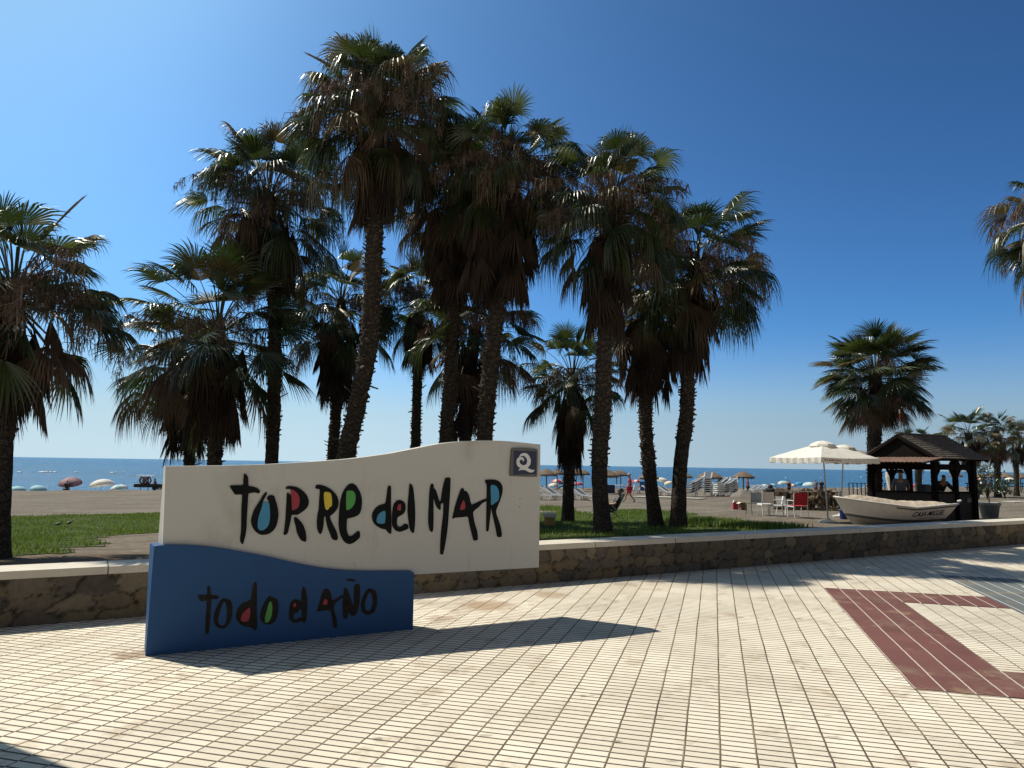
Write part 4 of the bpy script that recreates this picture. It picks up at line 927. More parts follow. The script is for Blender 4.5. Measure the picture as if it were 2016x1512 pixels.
for (px, py, n_, rz, dz, what) in [(1361, 978, 5, .25, .20, 'stack at the main row\'s last palm'), (1393, 976, 8, 1.25, .17, 'tallest end on stack'), (1415, 975, 5, .6, .20, 'stack right of the tallest one'),
                               (1428, 977, 5, .35, .17, 'splayed stack in front'), (1444, 976, 6, 1.3, .17, 'dark topped stack at the right end')]:
    q = on_ground(px, py)
    for k_ in range(n_):
        pos = 'topmost' if k_ == n_ - 1 else names_[k_]
        copy_thing(L0, (q[0] + U(-.06, .06), q[1] + U(-.06, .06), q[2] + k_ * dz), rz + U(-.07, .07), 'white lounger, %s in the %s' % (pos, what), 'stacked white sun loungers')

# ------------------------------------------------------------------ people
def skinned(name, mat, J, E_, rad, parent, root=0, sub=1):
    me = bpy.data.meshes.new(name); me.from_pydata([tuple(p) for p in J], E_, []); me.materials.append(mat)
    o = bpy.data.objects.new(name, me); COL.objects.link(o); o.parent = parent
    md = o.modifiers.new('Skin', 'SKIN'); md.use_smooth_shade = True
    for i, r in enumerate(rad):
        me.skin_vertices[0].data[i].radius = (r, r) if not isinstance(r, tuple) else r
    me.skin_vertices[0].data[root].use_root = True
    s2 = o.modifiers.new('Sub', 'SUBSURF'); s2.levels = sub; s2.render_levels = sub
    return o
POSE = dict(pel=(0, 0, .93), bel=(0, .01, 1.10), che=(0, 0, 1.30), nec=(0, .01, 1.47), hd=(0, .03, 1.60), top=(0, .02, 1.70),
            sR=(.18, 0, 1.40), eR=(.24, -.02, 1.13), wR=(.25, .07, .90), pR=(.25, .10, .82), sL=(-.18, 0, 1.40), eL=(-.24, -.02, 1.13), wL=(-.25, .07, .90), pL=(-.25, .10, .82),
            hR=(.09, 0, .88), kR=(.11, .03, .48), aR=(.11, -.02, .09), tR=(.12, .13, .035), hL=(-.09, 0, .88), kL=(-.11, .03, .48), aL=(-.11, -.02, .09), tL=(-.12, .13, .035))
def person(label, loc, rz, pose, shirt=None, shorts=None, cap=None, hair=None, group=None, long_=False, shoes=None):
    P = dict(POSE); P.update(pose); t = thing('person', loc, label, 'person', group, rz)
    keys = ['pel', 'bel', 'che', 'nec', 'hd', 'top', 'sR', 'eR', 'wR', 'pR', 'sL', 'eL', 'wL', 'pL', 'hR', 'kR', 'aR', 'tR', 'hL', 'kL', 'aL', 'tL']
    r = dict(pel=(.15, .11), bel=(.135, .10), che=(.155, .11), nec=.055, hd=(.078, .10), top=(.06, .075), sR=.06, eR=.042, wR=.028, pR=(.038, .018), hR=.088, kR=.056, aR=.036, tR=(.042, .026))
    J = [Vector(P[k_]) for k_ in keys]; rad = [r[k_] if k_ in r else r[k_[0] + 'R'] for k_ in keys]
    ix = {k_: i for i, k_ in enumerate(keys)}
    E_ = [(0, 1), (1, 2), (2, 3), (3, 4), (4, 5)]
    for s_3 in 'RL': E_ += [(ix['che'], ix['s' + s_3]), (ix['s' + s_3], ix['e' + s_3]), (ix['e' + s_3], ix['w' + s_3]), (ix['w' + s_3], ix['p' + s_3]), (0, ix['h' + s_3]), (ix['h' + s_3], ix['k' + s_3]), (ix['k' + s_3], ix['a' + s_3]), (ix['a' + s_3], ix['t' + s_3])]
    # nose, and five separate fingers on each hand
    hd = Vector(P['hd']); up = (Vector(P['top']) - Vector(P['nec'])).normalized(); fw = Vector(P.get('face', (0, 1, 0))).normalized()
    J.append(hd + fw * .115 - up * .01); rad.append(.014); E_.append((ix['hd'], len(J) - 1))
    for s_3 in 'RL':
        w = Vector(P['w' + s_3]); p = Vector(P['p' + s_3]); d = (p - w).normalized(); sd = d.cross(Vector((1, 0, 0)) if abs(d.x) < .8 else Vector((0, 0, 1))).normalized(); pn = d.cross(sd).normalized()
        for q_, ln_ in zip((-1.5, -.5, .5, 1.5), (.055, .07, .075, .065)):
            a_ = p + sd * q_ * .017 + d * .03; b_ = a_ + d * ln_ * .6 + pn * .012; c_ = b_ + d * ln_ * .4 + pn * .022
            J += [a_, b_, c_]; rad += [.009, .009, .007]; n_ = len(J); E_ += [(ix['p' + s_3], n_ - 3), (n_ - 3, n_ - 2), (n_ - 2, n_ - 1)]
        a_ = w + sd * .035 + d * .03; b_ = a_ + sd * .02 + d * .035; J += [a_, b_]; rad += [.011, .009]; n_ = len(J); E_ += [(ix['w' + s_3], n_ - 2), (n_ - 2, n_ - 1)]
    skinned('body', M_SKIN, J, E_, rad, t)
    def part(name, mat, ks, edges, rr): return skinned(name, mat, [Vector(k_) if not isinstance(k_, str) else Vector(P[k_]) for k_ in ks], edges, rr, t)
    mid = lambda a_, b_, f: Vector(P[a_]).lerp(Vector(P[b_]), f)
    if shirt:
        f = .95 if long_ else .75; nx = 'w' if long_ else 'e'
        ks = [mid('pel', 'bel', .1), 'bel', 'che', mid('che', 'nec', .75), 'sR', mid('s' + 'R', 'eR', f), 'sL', mid('sL', 'eL', f)]
        ed = [(0, 1), (1, 2), (2, 3), (2, 4), (4, 5), (2, 6), (6, 7)]; rr = [(.18, .14), (.165, .13), (.18, .135), .072, .082, .068, .082, .068]
        if long_: ks += [mid('eR', 'wR', .9), mid('eL', 'wL', .9)]; ed += [(5, 8), (7, 9)]; rr += [.045, .045]
        part('shirt', shirt, ks, ed, rr)
    if shorts:
        f = .85; ks = ['pel', 'hR', mid('hR', 'kR', f), 'hL', mid('hL', 'kL', f)]; part('shorts', shorts, ks, [(0, 1), (1, 2), (0, 3), (3, 4)], [(.17, .13), .108, .092, .108, .092])
    if shoes: 
        for s_3 in 'RL':
            part('shoe', shoes, ['a' + s_3, 't' + s_3], [(0, 1)], [.052, (.055, .034)])
    if hair:
        part('hair', hair, [hd - fw * .03 + up * .01, Vector(P['top']) - fw * .01 + up * .015], [(0, 1)], [(.088, .09), (.075, .08)])
    if cap:
        m = MB(); c = Vector(P['top']) - up * .03
        kind, cm = cap; wd = .17 if kind == 'hat' else .0
        q = up.to_track_quat('Z', 'Y').to_matrix()
        prof = [(.112, 0), (.11, .05), (.085, .095), (.0, .115)]
        b0_ = len(m.v); m.lathe(prof, 14)
        if kind == 'hat': m.lathe([(.115, .005), (.19, -.01), (.19, -.018), (.10, -.01)], 16)
        m.v = [tuple(q @ Vector(v) + c) for v in m.v]
        if kind == 'cap':
            s_4 = fw.cross(up).normalized(); m.add([tuple(c + s_4 * .08 + fw * .07), tuple(c - s_4 * .08 + fw * .07), tuple(c - s_4 * .05 + fw * .19 - up * .015), tuple(c + s_4 * .05 + fw * .19 - up * .015)], [(0, 1, 2, 3)])
        m.build('hat' if kind == 'hat' else 'cap', cm, t)
    return t
q = on_ground(1240, 990)
M_GCAP = plain('grey cap', (.35, .36, .40), .8, .1)
person('person in red shirt and red shorts with a grey cap walking across the sand', q, 1.45, dict(kR=(.10, .20, .50), aR=(.10, .30, .12), tR=(.10, .45, .06), kL=(-.10, -.02, .48), aL=(-.10, -.30, .14), tL=(-.10, -.20, .04),
       eR=(.23, -.12, 1.15), wR=(.22, .06, .95), pR=(.22, .12, .90), eL=(-.23, .02, 1.13), wL=(-.22, .20, .98), pL=(-.2, .26, .95)), M_REDC, M_REDC, ('cap', M_GCAP), shoes=M_DARK)
person('person in swimwear standing by the life rings on the left beach', (*at_y(305, 955, 66)[:2], at_y(305, 941.5, 66)[2] - 1.72), 2.5, dict(), None, M_NVY, None, M_DARK)
q = at_y(132, 956, 65); person('person sitting in the shade of the mauve parasol', (q[0], 65, float(ground(q[0], 65)) - .35), 1.0, dict(kR=(.11, .40, .92), aR=(.11, .5, .5), tR=(.11, .62, .45), kL=(-.11, .40, .92), aL=(-.11, .5, .5), tL=(-.11, .62, .45)), M_DARK, M_NVY, None, M_DARK)

# deck chair with a person lying back in it, under the palms
M_STRIPE = plain('black striped deck chair cloth', (.012, .012, .014), .8, .3)
q = on_ground(1206, 1021); sc = 1420 / q[1]; dk = thing('deck_chair', q, 'black folding deck chair in the palm shade beside a pale trunk', 'deck chair', None, 0)
m = MB(); pts = catmull([(-.30, 0, .42), (-.12, 0, .28), (.03, 0, .22), (.16, 0, .40), (.30, 0, .66), (.40, 0, .86)], 4, False)
for a_, b_ in zip(pts[:-1], pts[1:]): m.beam(a_, b_, .52, .02)
m.build('sling', M_STRIPE, dk)
for sy in (-.27, .27):
    m = MB(); m.tube([(-.12, sy, .01), (.12, sy, .36), (.40, sy, .87)], .013, 6); m.build('rear_frame', M_STEEL, dk)
    m = MB(); m.tube([(.26, sy, .01), (.02, sy, .26), (-.32, sy, .44)], .013, 6); m.build('front_frame', M_STEEL, dk)
person('person in dark clothes lying back in the black deck chair, bare feet out', (q[0], q[1], q[2]), math.pi / 2, dict(
    pel=(0, .02, .34), bel=(0, -.08, .46), che=(0, -.18, .64), nec=(0, -.27, .80), hd=(0, -.29, .91), top=(0, -.29, 1.0), face=(0, 1, .2),
    sR=(.18, -.20, .70), eR=(.25, -.04, .52), wR=(.14, .12, .52), pR=(.06, .17, .50), sL=(-.18, -.20, .70), eL=(-.25, -.04, .52), wL=(-.14, .12, .52), pL=(-.06, .17, .50),
    hR=(.09, .06, .36), kR=(.10, .38, .50), aR=(.10, .58, .20), tR=(.11, .68, .22), hL=(-.09, .06, .36), kL=(-.10, .38, .50), aL=(-.10, .62, .18), tL=(-.11, .72, .21)), M_DARK, M_DARK, ('hat', M_DARK), M_DARK)

# ------------------------------------------------------------------ timber kiosk
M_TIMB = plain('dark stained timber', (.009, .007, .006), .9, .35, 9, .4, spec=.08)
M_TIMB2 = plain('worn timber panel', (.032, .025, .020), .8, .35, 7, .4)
M_SHING = plain('weathered wood shingles', (.085, .070, .056), .9, .5, 7, .8)
M_TILE = plain('terracotta roof tile', (.19, .115, .085), .9, .35, 6, .4)
ang = math.atan2(WU[1], WU[0]); kx, ky = 13.45, 25.0; kg = float(ground(14.5, 25.0))
kiosk = thing('beach_kiosk', (kx, ky, kg), 'dark timber kiosk with shingled gable roof behind the white boat', 'kiosk', None, ang)
Z = lambda h_: h_ - kg
ZR, ZE = Z(2.86), Z(2.02)
for sy in (-1, 1):
    m = MB(); nC = 12
    for k_ in range(nC):
        f0 = k_ / nC; f1 = (k_ + 1.25) / nC
        y0_, y1_ = sy * 1.42 * f0, sy * 1.42 * min(f1, 1.02); z0_, z1_ = ZR + (ZE - ZR) * f0, ZR + (ZE - ZR) * min(f1, 1.02)
        x = -.12
        while x < 2.86:
            w = U(.10, .2); x1 = min(x + w, 2.88); j_ = U(-.02, .02); lf = .012
            m.add([(x, y0_, z0_ + .0), (x1 - .006, y0_, z0_), (x1 - .006, y1_ + sy * j_, z1_ + .03 + lf), (x, y1_ + sy * j_, z1_ + .03 + lf),
                   (x, y0_, z0_ - .02), (x1 - .006, y0_, z0_ - .02), (x1 - .006, y1_ + sy * j_, z1_ + .005), (x, y1_ + sy * j_, z1_ + .005)],
                  [(0, 1, 2, 3), (7, 6, 5, 4), (3, 2, 6, 7), (0, 3, 7, 4), (1, 5, 6, 2)]); x = x1
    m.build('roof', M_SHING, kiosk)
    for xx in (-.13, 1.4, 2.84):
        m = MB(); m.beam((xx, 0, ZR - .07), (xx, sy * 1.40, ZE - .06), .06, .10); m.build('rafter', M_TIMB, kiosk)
m = MB(); m.beam((-.15, 0, ZR + .02), (2.9, 0, ZR + .02), .14, .05); m.build('ridge_board', M_SHING, kiosk)
m = MB(); m.prism([(-.06, -1.33, ZE - .05), (-.06, 1.33, ZE - .05), (-.06, 0, ZR - .06)], (.05, 0, 0)); m.build('gable_boards', M_TIMB, kiosk)
m = MB(); m.prism([(2.74, -1.33, ZE - .05), (2.74, 1.33, ZE - .05), (2.74, 0, ZR - .06)], (.05, 0, 0)); m.build('gable_boards', M_TIMB, kiosk)
# tiled lean-to in front of the gable
m = MB(); y = -1.42
while y < 1.75:
    for r_ in range(3):
        x0 = -.02 - r_ * .40; x1 = x0 - .46; zA = Z(2.03) - r_ * .055 + .0; zB = zA - .065; rr = .075 + U(-.006, .006); off_ = U(-.015, .015)
        vs = []
        for (xx, zz_, r2) in ((x0, zA, rr * .9), (x1 + off_, zB, rr)):
            for k_ in range(6):
                a_ = math.pi * k_ / 5; vs.append((xx, y + math.cos(a_) * r2, zz_ + math.sin(a_) * r2 * .6 - r_ * .004))
        m.add(vs, [(k_, k_ + 1, k_ + 7, k_ + 6) for k_ in range(5)] )
    y += .145
m.build('tiled_awning', M_TILE, kiosk)
m = MB(); m.prism([(-.03, -1.45, Z(2.0)), (-.03, 1.75, Z(2.0)), (-1.2, 1.75, Z(1.85)), (-1.2, -1.45, Z(1.85))], (0, 0, -.03)); m.build('awning_boards', M_TIMB, kiosk)
for (xx, yy, w) in [(0, -1.12, .15), (0, 1.12, .15), (2.33, -1.12, .20), (2.33, 1.12, .16), (1.25, -1.12, .14), (1.25, 1.12, .12)]:
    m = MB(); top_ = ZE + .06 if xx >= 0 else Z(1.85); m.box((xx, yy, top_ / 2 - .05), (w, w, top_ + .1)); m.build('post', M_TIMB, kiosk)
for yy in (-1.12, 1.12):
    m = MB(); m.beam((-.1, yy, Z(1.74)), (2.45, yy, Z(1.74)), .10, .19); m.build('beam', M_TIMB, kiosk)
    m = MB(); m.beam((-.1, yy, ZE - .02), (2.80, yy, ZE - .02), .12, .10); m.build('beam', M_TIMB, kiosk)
    for xx in (.0, 1.25, 2.33):
        for sx in (-1, 1):
            if 0 <= xx + sx * .3 <= 2.4:
                m = MB(); m.beam((xx + sx * .04, yy, Z(1.36)), (xx + sx * .30, yy, Z(1.66)), .07, .07); m.build('brace', M_TIMB, kiosk)
                m = MB(); m.beam((xx + sx * .30, yy, Z(1.83)), (xx + sx * .14, yy, Z(1.97)), .05, .06); m.build('brace', M_TIMB, kiosk)
for xx in (0, 2.33):
    m = MB(); m.beam((xx, -1.05, Z(1.74)), (xx, 1.05, Z(1.74)), .10, .19); m.build('beam', M_TIMB, kiosk)
def panel(a_, b_, h0, h1, nm, mt=M_TIMB2):
    a_ = np.array(a_); b_ = np.array(b_); L_ = np.linalg.norm(b_ - a_); n_ = int(L_ / .14); m_ = MB()
    for k_ in range(n_):
        p = a_ + (b_ - a_) * (k_ + .06) / n_; q_ = a_ + (b_ - a_) * (k_ + .94) / n_
        m_.beam((*((p + q_) / 2), h0), (*((p + q_) / 2), h1), .03 if abs(b_[0] - a_[0]) < .1 else L_ / n_ * .93, L_ / n_ * .93 if abs(b_[0] - a_[0]) < .1 else .03, 0, up=(0, 1, 0))
    return m_.build(nm, mt, kiosk)
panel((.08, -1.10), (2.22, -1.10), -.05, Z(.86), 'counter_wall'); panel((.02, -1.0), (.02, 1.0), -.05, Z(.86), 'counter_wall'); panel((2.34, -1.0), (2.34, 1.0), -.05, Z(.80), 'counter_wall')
m = MB(); m.beam((0, -1.14, Z(.89)), (2.24, -1.14, Z(.89)), .30, .05); m.build('counter_top', M_TIMB, kiosk)
m = MB(); m.beam((0.02, -1.0, Z(.885)), (0.02, 1.0, Z(.885)), .26, .045); m.build('counter_top', M_TIMB, kiosk)
m = MB(); m.box((2.02, -1.135, Z(.62)), (.26, .012, .15)); m.build('menu_plate', plain('dull grey plate', (.14, .14, .13), .6), kiosk)
m = MB(); m.box((1.9, .3, Z(.96)), (.5, .3, .25)); m.box((1.9, .3, Z(1.09)), (.3, .2, .06)); m.build('till', M_DARK, kiosk)
def kpt(x, y, h_=None):
    c, s_5 = math.cos(ang), math.sin(ang); X_, Y_ = kx + c * x - s_5 * y, ky + s_5 * x + c * y
    return (X_, Y_, float(ground(X_, Y_)) if h_ is None else h_)
M_GSHIRT = plain('grey blue shirt', (.10, .115, .15), .8, .1); M_GREYH = plain('grey hair', (.30, .29, .27), .9, .2)
person('man in a grey shirt and dark brimmed hat, back turned, in the kiosk', kpt(.35, .25), -.35, dict(eR=(.27, .05, 1.14), wR=(.20, .24, 1.02), pR=(.17, .32, 1.02), eL=(-.27, .05, 1.14), wL=(-.20, .24, 1.02), pL=(-.17, .32, 1.02)), M_GSHIRT, M_DARK, ('hat', M_DARK), M_GREYH)
person('person in black leaning forward on the kiosk counter', kpt(1.55, -.35), math.pi, dict(bel=(0, .06, 1.08), che=(0, .22, 1.24), nec=(0, .32, 1.38), hd=(0, .38, 1.49), top=(0, .40, 1.59), face=(0, 1, -.3),
       sR=(.19, .22, 1.32), eR=(.36, .34, 1.08), wR=(.22, .50, 1.04), pR=(.14, .54, 1.04), sL=(-.19, .22, 1.32), eL=(-.36, .34, 1.08), wL=(-.22, .50, 1.04), pL=(-.14, .54, 1.04)), M_DARK, M_DARK, None, M_DARK, long_=True)
# striped pole standing behind the ridge
p0 = at_y(1773, 862, 25.6); g = float(ground(p0[0], 25.6)); t = thing('striped_pole', (p0[0], 25.6, g), 'thin red and white pole rising above the kiosk ridge', 'pole')
hT = at_y(1771, 806, 25.6)[2] - g
M_PW = plain('white enamel', (.75, .75, .75), .4, .05); M_PR = plain('red enamel', (.45, .02, .02), .4, .05)
m = MB(); m.tube([(0, 0, 0), (0, 0, 2.75)], .022, 8); m.build('mast', M_STEEL, t)
zc = 2.75
for k_ in range(8):
    z1 = zc + (hT - 2.75) / 8; m = MB(); m.tube([(0, 0, zc), (0, 0, z1)], .018, 8); m.build('stripe', [M_PR, M_PW][k_ % 2] if k_ in (0, 1, 6, 7) else (M_PW if k_ < 5 else M_PR), t); zc = z1

# ------------------------------------------------------------------ the boat on trestles
def hull_mat():
    b = NB('painted boat hull'); p = b.pos(); z = b.dot(p, (0, 0, 1)); x = b.dot(p, (1, 0, 0))
    n = b.noise(p, 6, 5, .7)
    v = b.m('ADD', b.m('SUBTRACT', z, b.m('MULTIPLY', b.m('POWER', b.m('ABSOLUTE', b.m('SUBTRACT', x, 2.6)), 2), .035)), b.m('MULTIPLY', n, .012))
    c = b.ramp(v, [(0, (.42, .41, .38)), (.20, (.42, .41, .38)), (.205, (.13, .14, .15)), (.27, (.13, .14, .15)), (.275, (.80, .79, .75)), (1, (.82, .81, .78))], 'CONSTANT')
    c = b.mix(b.m('MULTIPLY', b.step(n, .5, .75), .25), c, (.30, .26, .2))
    return b.done(c, .45, b.bump(n, .1, .004), spec=.4)
bx0, by0 = 9.25, 20.8; bg_ = float(ground(11.3, 21.5)); bl = 3.82; ba = math.atan2(.29, .956)
boat = thing('fishing_boat', (bx0, by0, bg_), 'white wooden boat with a covered deck and dark lettering, propped on blocks', 'boat', None, ba)
def hullp(t_, s_6, sd):
    """t along the hull from bow to stern, s from keel to gunwale"""
    sheer = .90 - .27 * min(1, t_ / .55) ** .8 + .10 * max(0, t_ - .55) / .45
    keel = .13 + .68 * max(0, 1 - t_ / .16) ** 1.7 * .80 - .03 * math.sin(t_ * 3.1)
    hb = .80 * (math.sin(min(1, t_ / .62) * math.pi / 2) ** .75) * (1 - .22 * max(0, t_ - .62) / .38)
    x = t_ * bl + (1 - s_6) * .25 * max(0, 1 - t_ * 4) - (1 - s_6) * .30 * max(0, (t_ - .8) / .2)
    return (x, sd * hb * (s_6 ** .62), keel + (sheer - keel) * s_6 ** 1.25)
m = MB(); NT, NS = 30, 9
for sd in (-1, 1):
    b_i = len(m.v)
    for i in range(NT + 1):
        for k_ in range(NS + 1): m.v.append(hullp(i / NT, k_ / NS, sd))
    for i in range(NT):
        for k_ in range(NS):
            a_ = b_i + i * (NS + 1) + k_; q_ = (a_, a_ + NS + 1, a_ + NS + 2, a_ + 1); m.f.append(q_ if sd < 0 else q_[::-1]); m.m.append(0)
tr_ = [hullp(1, k_ / NS, -1) for k_ in range(NS, -1, -1)] + [hullp(1, k_ / NS, 1) for k_ in range(1, NS + 1)]
m.add(tr_, [tuple(range(len(tr_)))])
m.build('hull', hull_mat(), boat, True)
M_RAIL = plain('white rub rail', (.70, .68, .62), .5, .1); M_RAILD = plain('dark rubbing strake', (.05, .05, .05), .6)
for sd in (-1, 1):
    m = MB(); pts = [Vector(hullp(i / 20, 1, sd)) + Vector((0, sd * .012, .01)) for i in range(21)]; m.tube(pts, .028, 6); m.build('rub_rail', M_RAIL, boat, True)
    m = MB(); pts = [Vector(hullp(i / 20, .93, sd)) + Vector((0, sd * .012, -.005)) for i in range(8, 21)]; m.tube(pts, .016, 5); m.build('strake', M_RAILD, boat, True)
m = MB(); NX, NY = 34, 10; b_i = 0; rs_ = random.Random(5)
for i in range(NX + 1):
    t_ = .03 + .93 * i / NX; e = hullp(t_, 1, 1)
    for k_ in range(NY + 1):
        f = k_ / NY * 2 - 1; dome = .20 * (1 - f * f) * min(1, t_ * 5) * (1.0 - .75 * max(0, t_ - .5) / .5)
        m.v.append((e[0], e[1] * f * .97, e[2] + dome - .01 + rs_.uniform(-.012, .012)))
for i in range(NX):
    for k_ in range(NY): a_ = i * (NY + 1) + k_; m.f.append((a_, a_ + 1, a_ + NY + 2, a_ + NY + 1)); m.m.append(0)
m.build('deck_cover', plain('sand coloured tarpaulin', (.40, .33, .25), .8, .2, 4, .6), boat)
m = MB(); m.tube([(4.0, -.5, .80), (4.12, -.45, .83), (4.3, -.2, .80)], .03, 6); m.build('rope', M_RAIL, boat)
# the lettering on the hull side
def hull_text(txt, t0, t1, s0, s1, parent):
    cu = bpy.data.curves.new('lettering', 'FONT'); cu.body = txt; cu.resolution_u = 3; cu.offset = .012
    o_ = bpy.data.objects.new('lettering_source', cu); COL.objects.link(o_)
    bpy.context.view_layer.update(); dg = bpy.context.evaluated_depsgraph_get(); me = bpy.data.meshes.new_from_object(o_.evaluated_get(dg))
    bpy.data.objects.remove(o_); xs = [v.co.x for v in me.vertices]; ys = [v.co.y for v in me.vertices]
    x0_, x1_, y0_, y1_ = min(xs), max(xs), min(ys), max(ys)
    for v in me.vertices:
        t_ = t0 + (t1 - t0) * (v.co.x - x0_) / (x1_ - x0_); s_7 = s0 + (s1 - s0) * (v.co.y - y0_) / (y1_ - y0_); p = hullp(t_, s_7, -1); v.co = (p[0], p[1] - .007, p[2])
    me.name = 'lettering'; me.materials.append(M_INK); o_ = bpy.data.objects.new('lettering', me); COL.objects.link(o_); o_.parent = parent
hull_text('CASA MIGUEL', .56, .90, .58, .82, boat)
for (t0, s0, t1, s1, w) in [(.64, .45, .80, .49, .007), (.63, .33, .72, .34, .006), (.78, .36, .86, .47, .006)]:
    m = MB(); a_ = hullp(t0, s0, -1); b_ = hullp(t1, s1, -1); c_ = hullp((t0 + t1) / 2, (s0 + s1) / 2 + .015, -1)
    q3 = [Vector((p[0], p[1] - .010, p[2])) for p in (a_, c_, b_)]; m.beam(q3[0], q3[1], .006, w); m.beam(q3[1], q3[2], .006, w * .8); m.build('underline', M_INK, boat)
for (tt, w_) in ((.46, .16), (.86, .18)):
    p = hullp(tt, 0, 1); c, s_5 = math.cos(ba), math.sin(ba); X_, Y_ = bx0 + c * p[0] + s_5 * .30, by0 + s_5 * p[0] - c * .30
    t = thing('support_block', (X_, Y_, float(ground(X_, Y_))), 'grey concrete block under the boat\'s ' + ('middle' if tt < .5 else 'stern'), 'block', None, ba)
    m = MB(); m.box((0, .1, .05), (w_, .5, .22)); o_ = m.build('block', plain('rough concrete', (.26, .25, .22), .9, .25), t)
q = on_ground(1662, 1022); t = thing('blue_bin', q, 'small dark blue tub under the boat\'s bow', 'tub')
m = MB(); m.lathe([(.13, 0), (.16, .30), (.17, .30), (.17, .32), (.15, .32), (.12, .02), (0, .02)], 16); m.build('tub', plain('dark blue plastic', (.01, .02, .13), .5), t)

# ------------------------------------------------------------------ the two big white parasols
def big_parasol(label, apex, base, z0, half, drop, rz, marks):
    b0 = at_y(base[0], base[1], z0); g = float(ground(b0[0], z0)); b0 = np.array([b0[0], z0, g]); ap = at_y(*apex, z0)
    t = thing('market_parasol', tuple(b0), label, 'parasol', 'big white parasols by the kiosk'); A_ = Vector(tuple(ap - b0))
    m = MB(); m.tube([(0, 0, .05), tuple(A_ * .98)], .028, 8); m.build('pole', M_STEEL, t)
    m = MB(); m.lathe([(0, .0), (.30, 0), (.31, .05), (.10, .10), (.05, .16), (0, .16)], 20); m.build('base_disc', plain('pale concrete base', (.45, .44, .40), .8), t)
    R = rotz(rz); n = 12; m = MB()
    def cp(f, q_, side):       # q_ -1..1 along the edge, f 0 apex..1 rim
        sag = -.05 * math.sin(math.pi * (q_ + 1) / 2) * f
        v = Vector((q_ * half * f, -half * f * (1 - .03 * (1 - q_ * q_)), -drop * (f ** 1.15) + .0 * f - sag * 0 - .03 * (1 - abs(q_)) * f))
        return R @ rotz(side * math.pi / 2) @ v + A_
    for side in range(4):
        b_i = len(m.v)
        for i in range(n + 1):
            for k_ in range(n + 1): m.v.append(tuple(cp(max(.10, i / n), k_ / n * 2 - 1, side) + Vector((0, 0, rs_.uniform(-.006, .006)))))
        for i in range(n):
            for k_ in range(n): a_ = b_i + i * (n + 1) + k_; m.f.append((a_, a_ + n + 1, a_ + n + 2, a_ + 1)); m.m.append(0)
    m.build('canopy', M_OFFW, t)
    m = MB()
    for side in range(4):
        b_i = len(m.v)
        for k_ in range(25):
            q_ = k_ / 12 - 1; p = cp(1, q_, side) + Vector((0, 0, .002)); w_ = R @ rotz(side * math.pi / 2) @ Vector((0, -.03 * math.sin(k_ * 1.9), 0))
            m.v.append(tuple(p)); m.v.append(tuple(p + w_ + Vector((0, 0, -.17 + .02 * math.sin(k_ * 1.3)))))
        for k_ in range(24): m.f.append((b_i + 2 * k_, b_i + 2 * k_ + 1, b_i + 2 * k_ + 3, b_i + 2 * k_ + 2)); m.m.append(0)
    m.build('valance', M_OFFW, t)
    m = MB(); m.lathe([(0, .10), (.22, .06), (.42, -.03), (.46, -.10)], 8, tuple(A_)); m.build('vent_cap', M_OFFW, t)
    for k_ in range(8):
        m = MB(); a_ = R @ Vector((math.cos(k_ * math.pi / 4 + math.pi / 4) , math.sin(k_ * math.pi / 4 + math.pi / 4), 0)); L_ = half * (1.38 if k_ % 2 == 0 else .97)
        m.beam(A_ + Vector((0, 0, -.10)), A_ + a_ * L_ + Vector((0, 0, -drop - .03)), .025, .02); m.build('rib', M_POLE, t)
    M_MARK = plain('faded dark red print', (.25, .06, .05), .8)
    for side, q0, q1 in marks:      # worn print on the valance, too faded to read
        m = MB(); nq = 9
        for k_ in range(nq):
            qa = q0 + (q1 - q0) * k_ / nq; w_ = (q1 - q0) / nq * .62
            p = cp(1, qa, side) + R @ rotz(side * math.pi / 2) @ Vector((0, -.034, 0)); p2 = cp(1, qa + w_, side) + R @ rotz(side * math.pi / 2) @ Vector((0, -.034, 0)); hh = .045 if k_ in (0, 4) else .03
            m.add([tuple(p + Vector((0, 0, -.10))), tuple(p2 + Vector((0, 0, -.10))), tuple(p2 + Vector((0, 0, -.10 + hh))), tuple(p + Vector((0, 0, -.10 + hh)))], [(0, 1, 2, 3)])
        m.build('print', M_MARK, t)
    return t
big_parasol('big white square parasol nearest the red chair, its pole leaning', (1619, 873), (1630, 1016), 25.0, 1.23, .50, .35, [(0, -.9, -.3)])
big_parasol('big white square parasol partly behind the other, touching the kiosk awning', (1661, 880), (1654, 985), 28.5, 1.15, .42, .42, [(0, .3, .8)])
q = on_ground(1652, 1003); t = thing('folded_parasol', (q[0] + .0, 29.5, float(ground(q[0], 29.5))), 'closed cream parasol leaning behind the brush fence', 'parasol')
m = MB(); m.tube([(.55, 0, .0), (.05, 0, 1.7)], .025, 6); m.build('pole', M_STEEL, t)
m = MB(); m.tube([(.50, 0, .4), (.34, 0, .8), (.18, 0, 1.2), (.05, 0, 1.55), (.0, 0, 1.72)], [.20, .26, .20, .13, .07], 9); m.build('canopy', M_OFFW, t)

